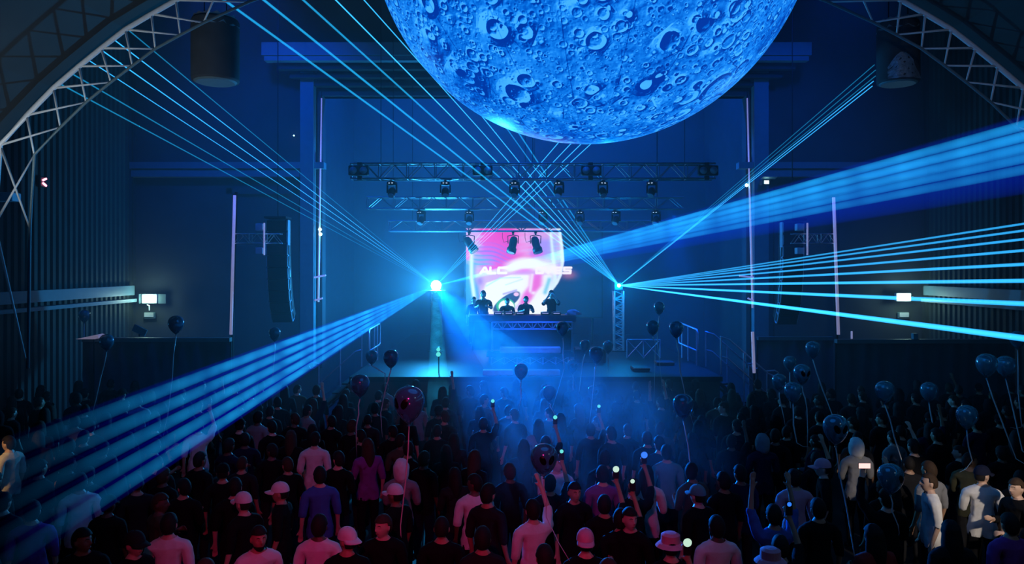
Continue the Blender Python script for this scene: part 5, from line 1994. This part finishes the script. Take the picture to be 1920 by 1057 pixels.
def balloon(px, py, w, end, face, label, group=None, rib=1.0):
    D = .30 if w > 30 else .28
    Y = D * FPX / w
    c = P(px, py, Y)
    t = thing('alien_balloon' if face is not None else 'balloon', label, 'balloon', c, 0, group)
    t.scale = (D / .28,) * 3

    def add(nm, me, par=t, rz=0.0):
        o = bpy.data.objects.new(nm, me)
        COL.objects.link(o)
        o.parent = par
        o.rotation_euler = (0, 0, rz)
        return o
    tilt = bpy.data.objects  # the skin turns with its printed face
    rz = (face or 0.0)
    s_ = add('skin', B_SKIN, t, rz)
    add('knot', B_KNOT, t, rz)
    if face is not None:
        add('printed_eye', E_L, s_)
        add('printed_eye', E_R, s_)
        add('printed_smile', SMILE, s_)
    q = P(end[0], end[1], Y - .05)
    who = min(placed, key=lambda w_: (w_[0] - q.x) ** 2 + (w_[1] - q.y) ** 2)
    sx = 1 if q.x > who[0] else -1
    hold_ = Vector((who[0] + sx * .17, who[1] - .03, 1.455))
    if math.hypot(hold_.x - q.x, hold_.y - q.y) > (.55 if w > 45 else 1.4) or hold_.z > q.z:
        hold_ = q + Vector((.01, .01, -.12))
    q, hold_ = c + (q - c) * (.28 / D), c + (hold_ - c) * (.28 / D)
    a0 = Vector((0, 0, -.197))
    b0 = q - c
    h0 = hold_ - c
    mid = a0 * .45 + b0 * .55 + Vector((.02 * math.sin(px), .02, 0))
    mid2 = a0 * .75 + b0 * .25 + Vector((.012 * math.cos(px), 0, 0))
    r = max(.0042, 1.15 / FPX * Y) * rib
    lpart('ribbon', MB().path([a0, mid2, mid, b0, b0 * .45 + h0 * .55 - Vector((0, .02, .02)), h0], [r * .8, r, r * 1.1, r * .8, .004, .003], 5), M['ribbon'], t, True)
    return t


balloon(767, 757, 58, (751, 985), -.52, 'large alien face balloon glancing aside with red glint, on the long pink lit ribbon')
balloon(1020, 861, 51, (1024, 968), .22, 'alien face balloon low in the centre, tied to the raised pink sleeve')
balloon(675, 722, 36, (668, 800), None, 'silver balloon with small pink glint beside the largest alien balloon')
balloon(733, 672, 29, (714, 773), None, 'greenish balloon before the stage edge under the beam head shafts')
balloon(697, 669, 23, (722, 700), None, 'small greenish balloon at the hazy stage corner by the railing')
balloon(1281, 761, 39, (1313, 972), None, 'silver balloon with red glint next to the bare raised arms')
balloon(1567, 804, 47, (1603, 1046), .05, 'large alien face balloon with red glow between its eyes, on the longest slanting ribbon')
balloon(1670, 896, 47, (1684, 985), .75, 'dark low alien balloon beside the arm with the lit phone')
balloon(1813, 781, 38, (1823, 863), None, 'silver balloon on a short bright ribbon above the navy cap')
balloon(1659, 734, 35, (1693, 870), None, 'silver balloon with red glint before the long dark barrier, on a long curling ribbon')
balloon(1742, 734, 31, (1751, 815), None, 'smaller silver balloon before the long dark barrier, on a thin dark ribbon')
balloon(1850, 684, 37, (1905, 860), None, 'silver balloon of the touching pair by the edge, the one farther from the edge')
balloon(1886, 687, 35, (1917, 845), None, 'silver balloon of the touching pair by the edge, the one nearer the edge')
balloon(1908, 636, 28, (1916, 800), None, 'silver balloon at the edge touched by the lowest laser line')
balloon(1487, 735, 33, (1494, 830), None, 'lowest silver balloon of the cluster of five by the barrier')
balloon(1504, 701, 32, (1513, 766), .1, 'alien face balloon in the middle of the cluster of five by the barrier')
balloon(1461, 716, 27, (1467, 770), None, 'silver balloon of the cluster of five nearest the stage')
balloon(1481, 681, 24, (1483, 770), None, 'small silver balloon of the cluster of five, just above the alien face')
balloon(1524, 655, 27, (1560, 776), None, 'topmost balloon of the cluster of five, with crinkled pale tail')
balloon(1236, 577, 21, (1233, 640), None, 'highest small balloon beside the laser tower, with a bright band across')
balloon(1224, 614, 24, (1229, 640), None, 'small balloon beside the laser tower just under the highest one')
balloon(1268, 617, 27, (1285, 742), None, 'balloon floating before the looped deck rail')
balloon(1097, 649, 21, (1091, 692), None, 'balloon of the trio over the stage lip, nearest the booth')
balloon(1118, 665, 27, (1116, 692), None, 'largest balloon of the trio over the stage lip')
balloon(1140, 650, 20, (1140, 690), None, 'balloon of the trio over the stage lip, nearest the laser tower')
balloon(1055, 616, 24, (1058, 690), -1.05, 'pinkish alien balloon before the corner of the truss goalpost')
balloon(1074, 686, 22, (1076, 745), .1, 'dim alien face balloon at the end of the pale stage lip batten')
balloon(977, 696, 26, (977, 745), None, 'teal balloon between the two pale stage lip battens')
balloon(1030, 737, 26, (1034, 766), None, 'teal balloon in the smoky shaft below the stage lip')
balloon(1113, 735, 23, (1099, 790), .0, 'small alien face balloon in front of the stage below the trio')
balloon(330, 608, 29, (315, 775), None, 'balloon floating above the draped barrier below the exit sign')
balloon(200, 641, 26, (179, 752), None, 'dark balloon before the pale wedge canopy')
balloon(158, 592, 20, (152, 745), None, 'small dark balloon above the pale wedge canopy')
balloon(515, 626, 22, (512, 700), None, 'small dark balloon under the hanging speaker column by the shafts')


for k, (py, r) in enumerate(((655, .05), (664, .06))):
    c = P(822, py, 19.6)
    t = thing('footlight', 'small round cyan stage light below the beam head, ' + ('upper', 'lower')[k] + ' of the pair', 'stage lamp', (c.x, 19.6, c.z))
    lpart('lens', MB().lathe([(r * .9, -.01), (r, 0), (r, .02)], 16, (0, 0, 0), Matrix.Rotation(PI / 2, 3, 'X')), teal_g, t)
    lpart('can', MB().lathe([(r * 1.05, -.18), (r * 1.1, -.02)], 16, (0, 0, 0), Matrix.Rotation(PI / 2, 3, 'X')), M['dark_plastic'], t)
    if k:
        lpart('stand', MB().tube((0, .1, -.06), (0, .1, ZD - c.z), .015), M['black_metal'], t)

# smoke drifting in the wash over the crowd
sm_ = bpy.data.materials.new('drifting_smoke')
sm_.use_nodes = True
nt = sm_.node_tree
for n in list(nt.nodes):
    nt.nodes.remove(n)
out = nt.nodes.new('ShaderNodeOutputMaterial')
vsc = nt.nodes.new('ShaderNodeVolumeScatter')
vsc.inputs['Color'].default_value = (.85, .95, 1, 1)
vsc.inputs['Anisotropy'].default_value = .1
tc = nt.nodes.new('ShaderNodeTexCoord')
nz = nt.nodes.new('ShaderNodeTexNoise')
nz.inputs['Scale'].default_value = 1.1
nz.inputs['Detail'].default_value = 4
nt.links.new(tc.outputs['Object'], nz.inputs['Vector'])
ln = nt.nodes.new('ShaderNodeVectorMath')
ln.operation = 'LENGTH'
dvd = nt.nodes.new('ShaderNodeVectorMath')
dvd.operation = 'DIVIDE'
SMR = (3.0, 4.6, 1.5)
dvd.inputs[1].default_value = SMR
nt.links.new(tc.outputs['Object'], dvd.inputs[0])
nt.links.new(dvd.outputs[0], ln.inputs[0])
fo = nt.nodes.new('ShaderNodeMapRange')
fo.inputs['From Min'].default_value = 1.0
fo.inputs['From Max'].default_value = .35
nt.links.new(ln.outputs['Value'], fo.inputs['Value'])
mr = nt.nodes.new('ShaderNodeMapRange')
mr.inputs['From Min'].default_value = .42
mr.inputs['From Max'].default_value = .68
mr.inputs['To Max'].default_value = .16
nt.links.new(nz.outputs['Fac'], mr.inputs['Value'])
mu = nt.nodes.new('ShaderNodeMath')
mu.operation = 'MULTIPLY'
nt.links.new(fo.outputs[0], mu.inputs[0])
nt.links.new(mr.outputs[0], mu.inputs[1])
nt.links.new(mu.outputs[0], vsc.inputs['Density'])
nt.links.new(vsc.outputs[0], out.inputs['Volume'])
smk = MB().lathe([(math.sin(PI * k / 12), -math.cos(PI * k / 12)) for k in range(1, 12)], 20)
smk.v = [(a * SMR[0], b_ * SMR[1], c * SMR[2]) for a, b_, c in smk.v]
o = link('smoke', smk.mesh('smoke'), sm_)
o.location = (1.1, 13.2, 2.0)
tag(o, 'patch of smoke drifting over the crowd in the cyan wash', 'smoke', kind='stuff')
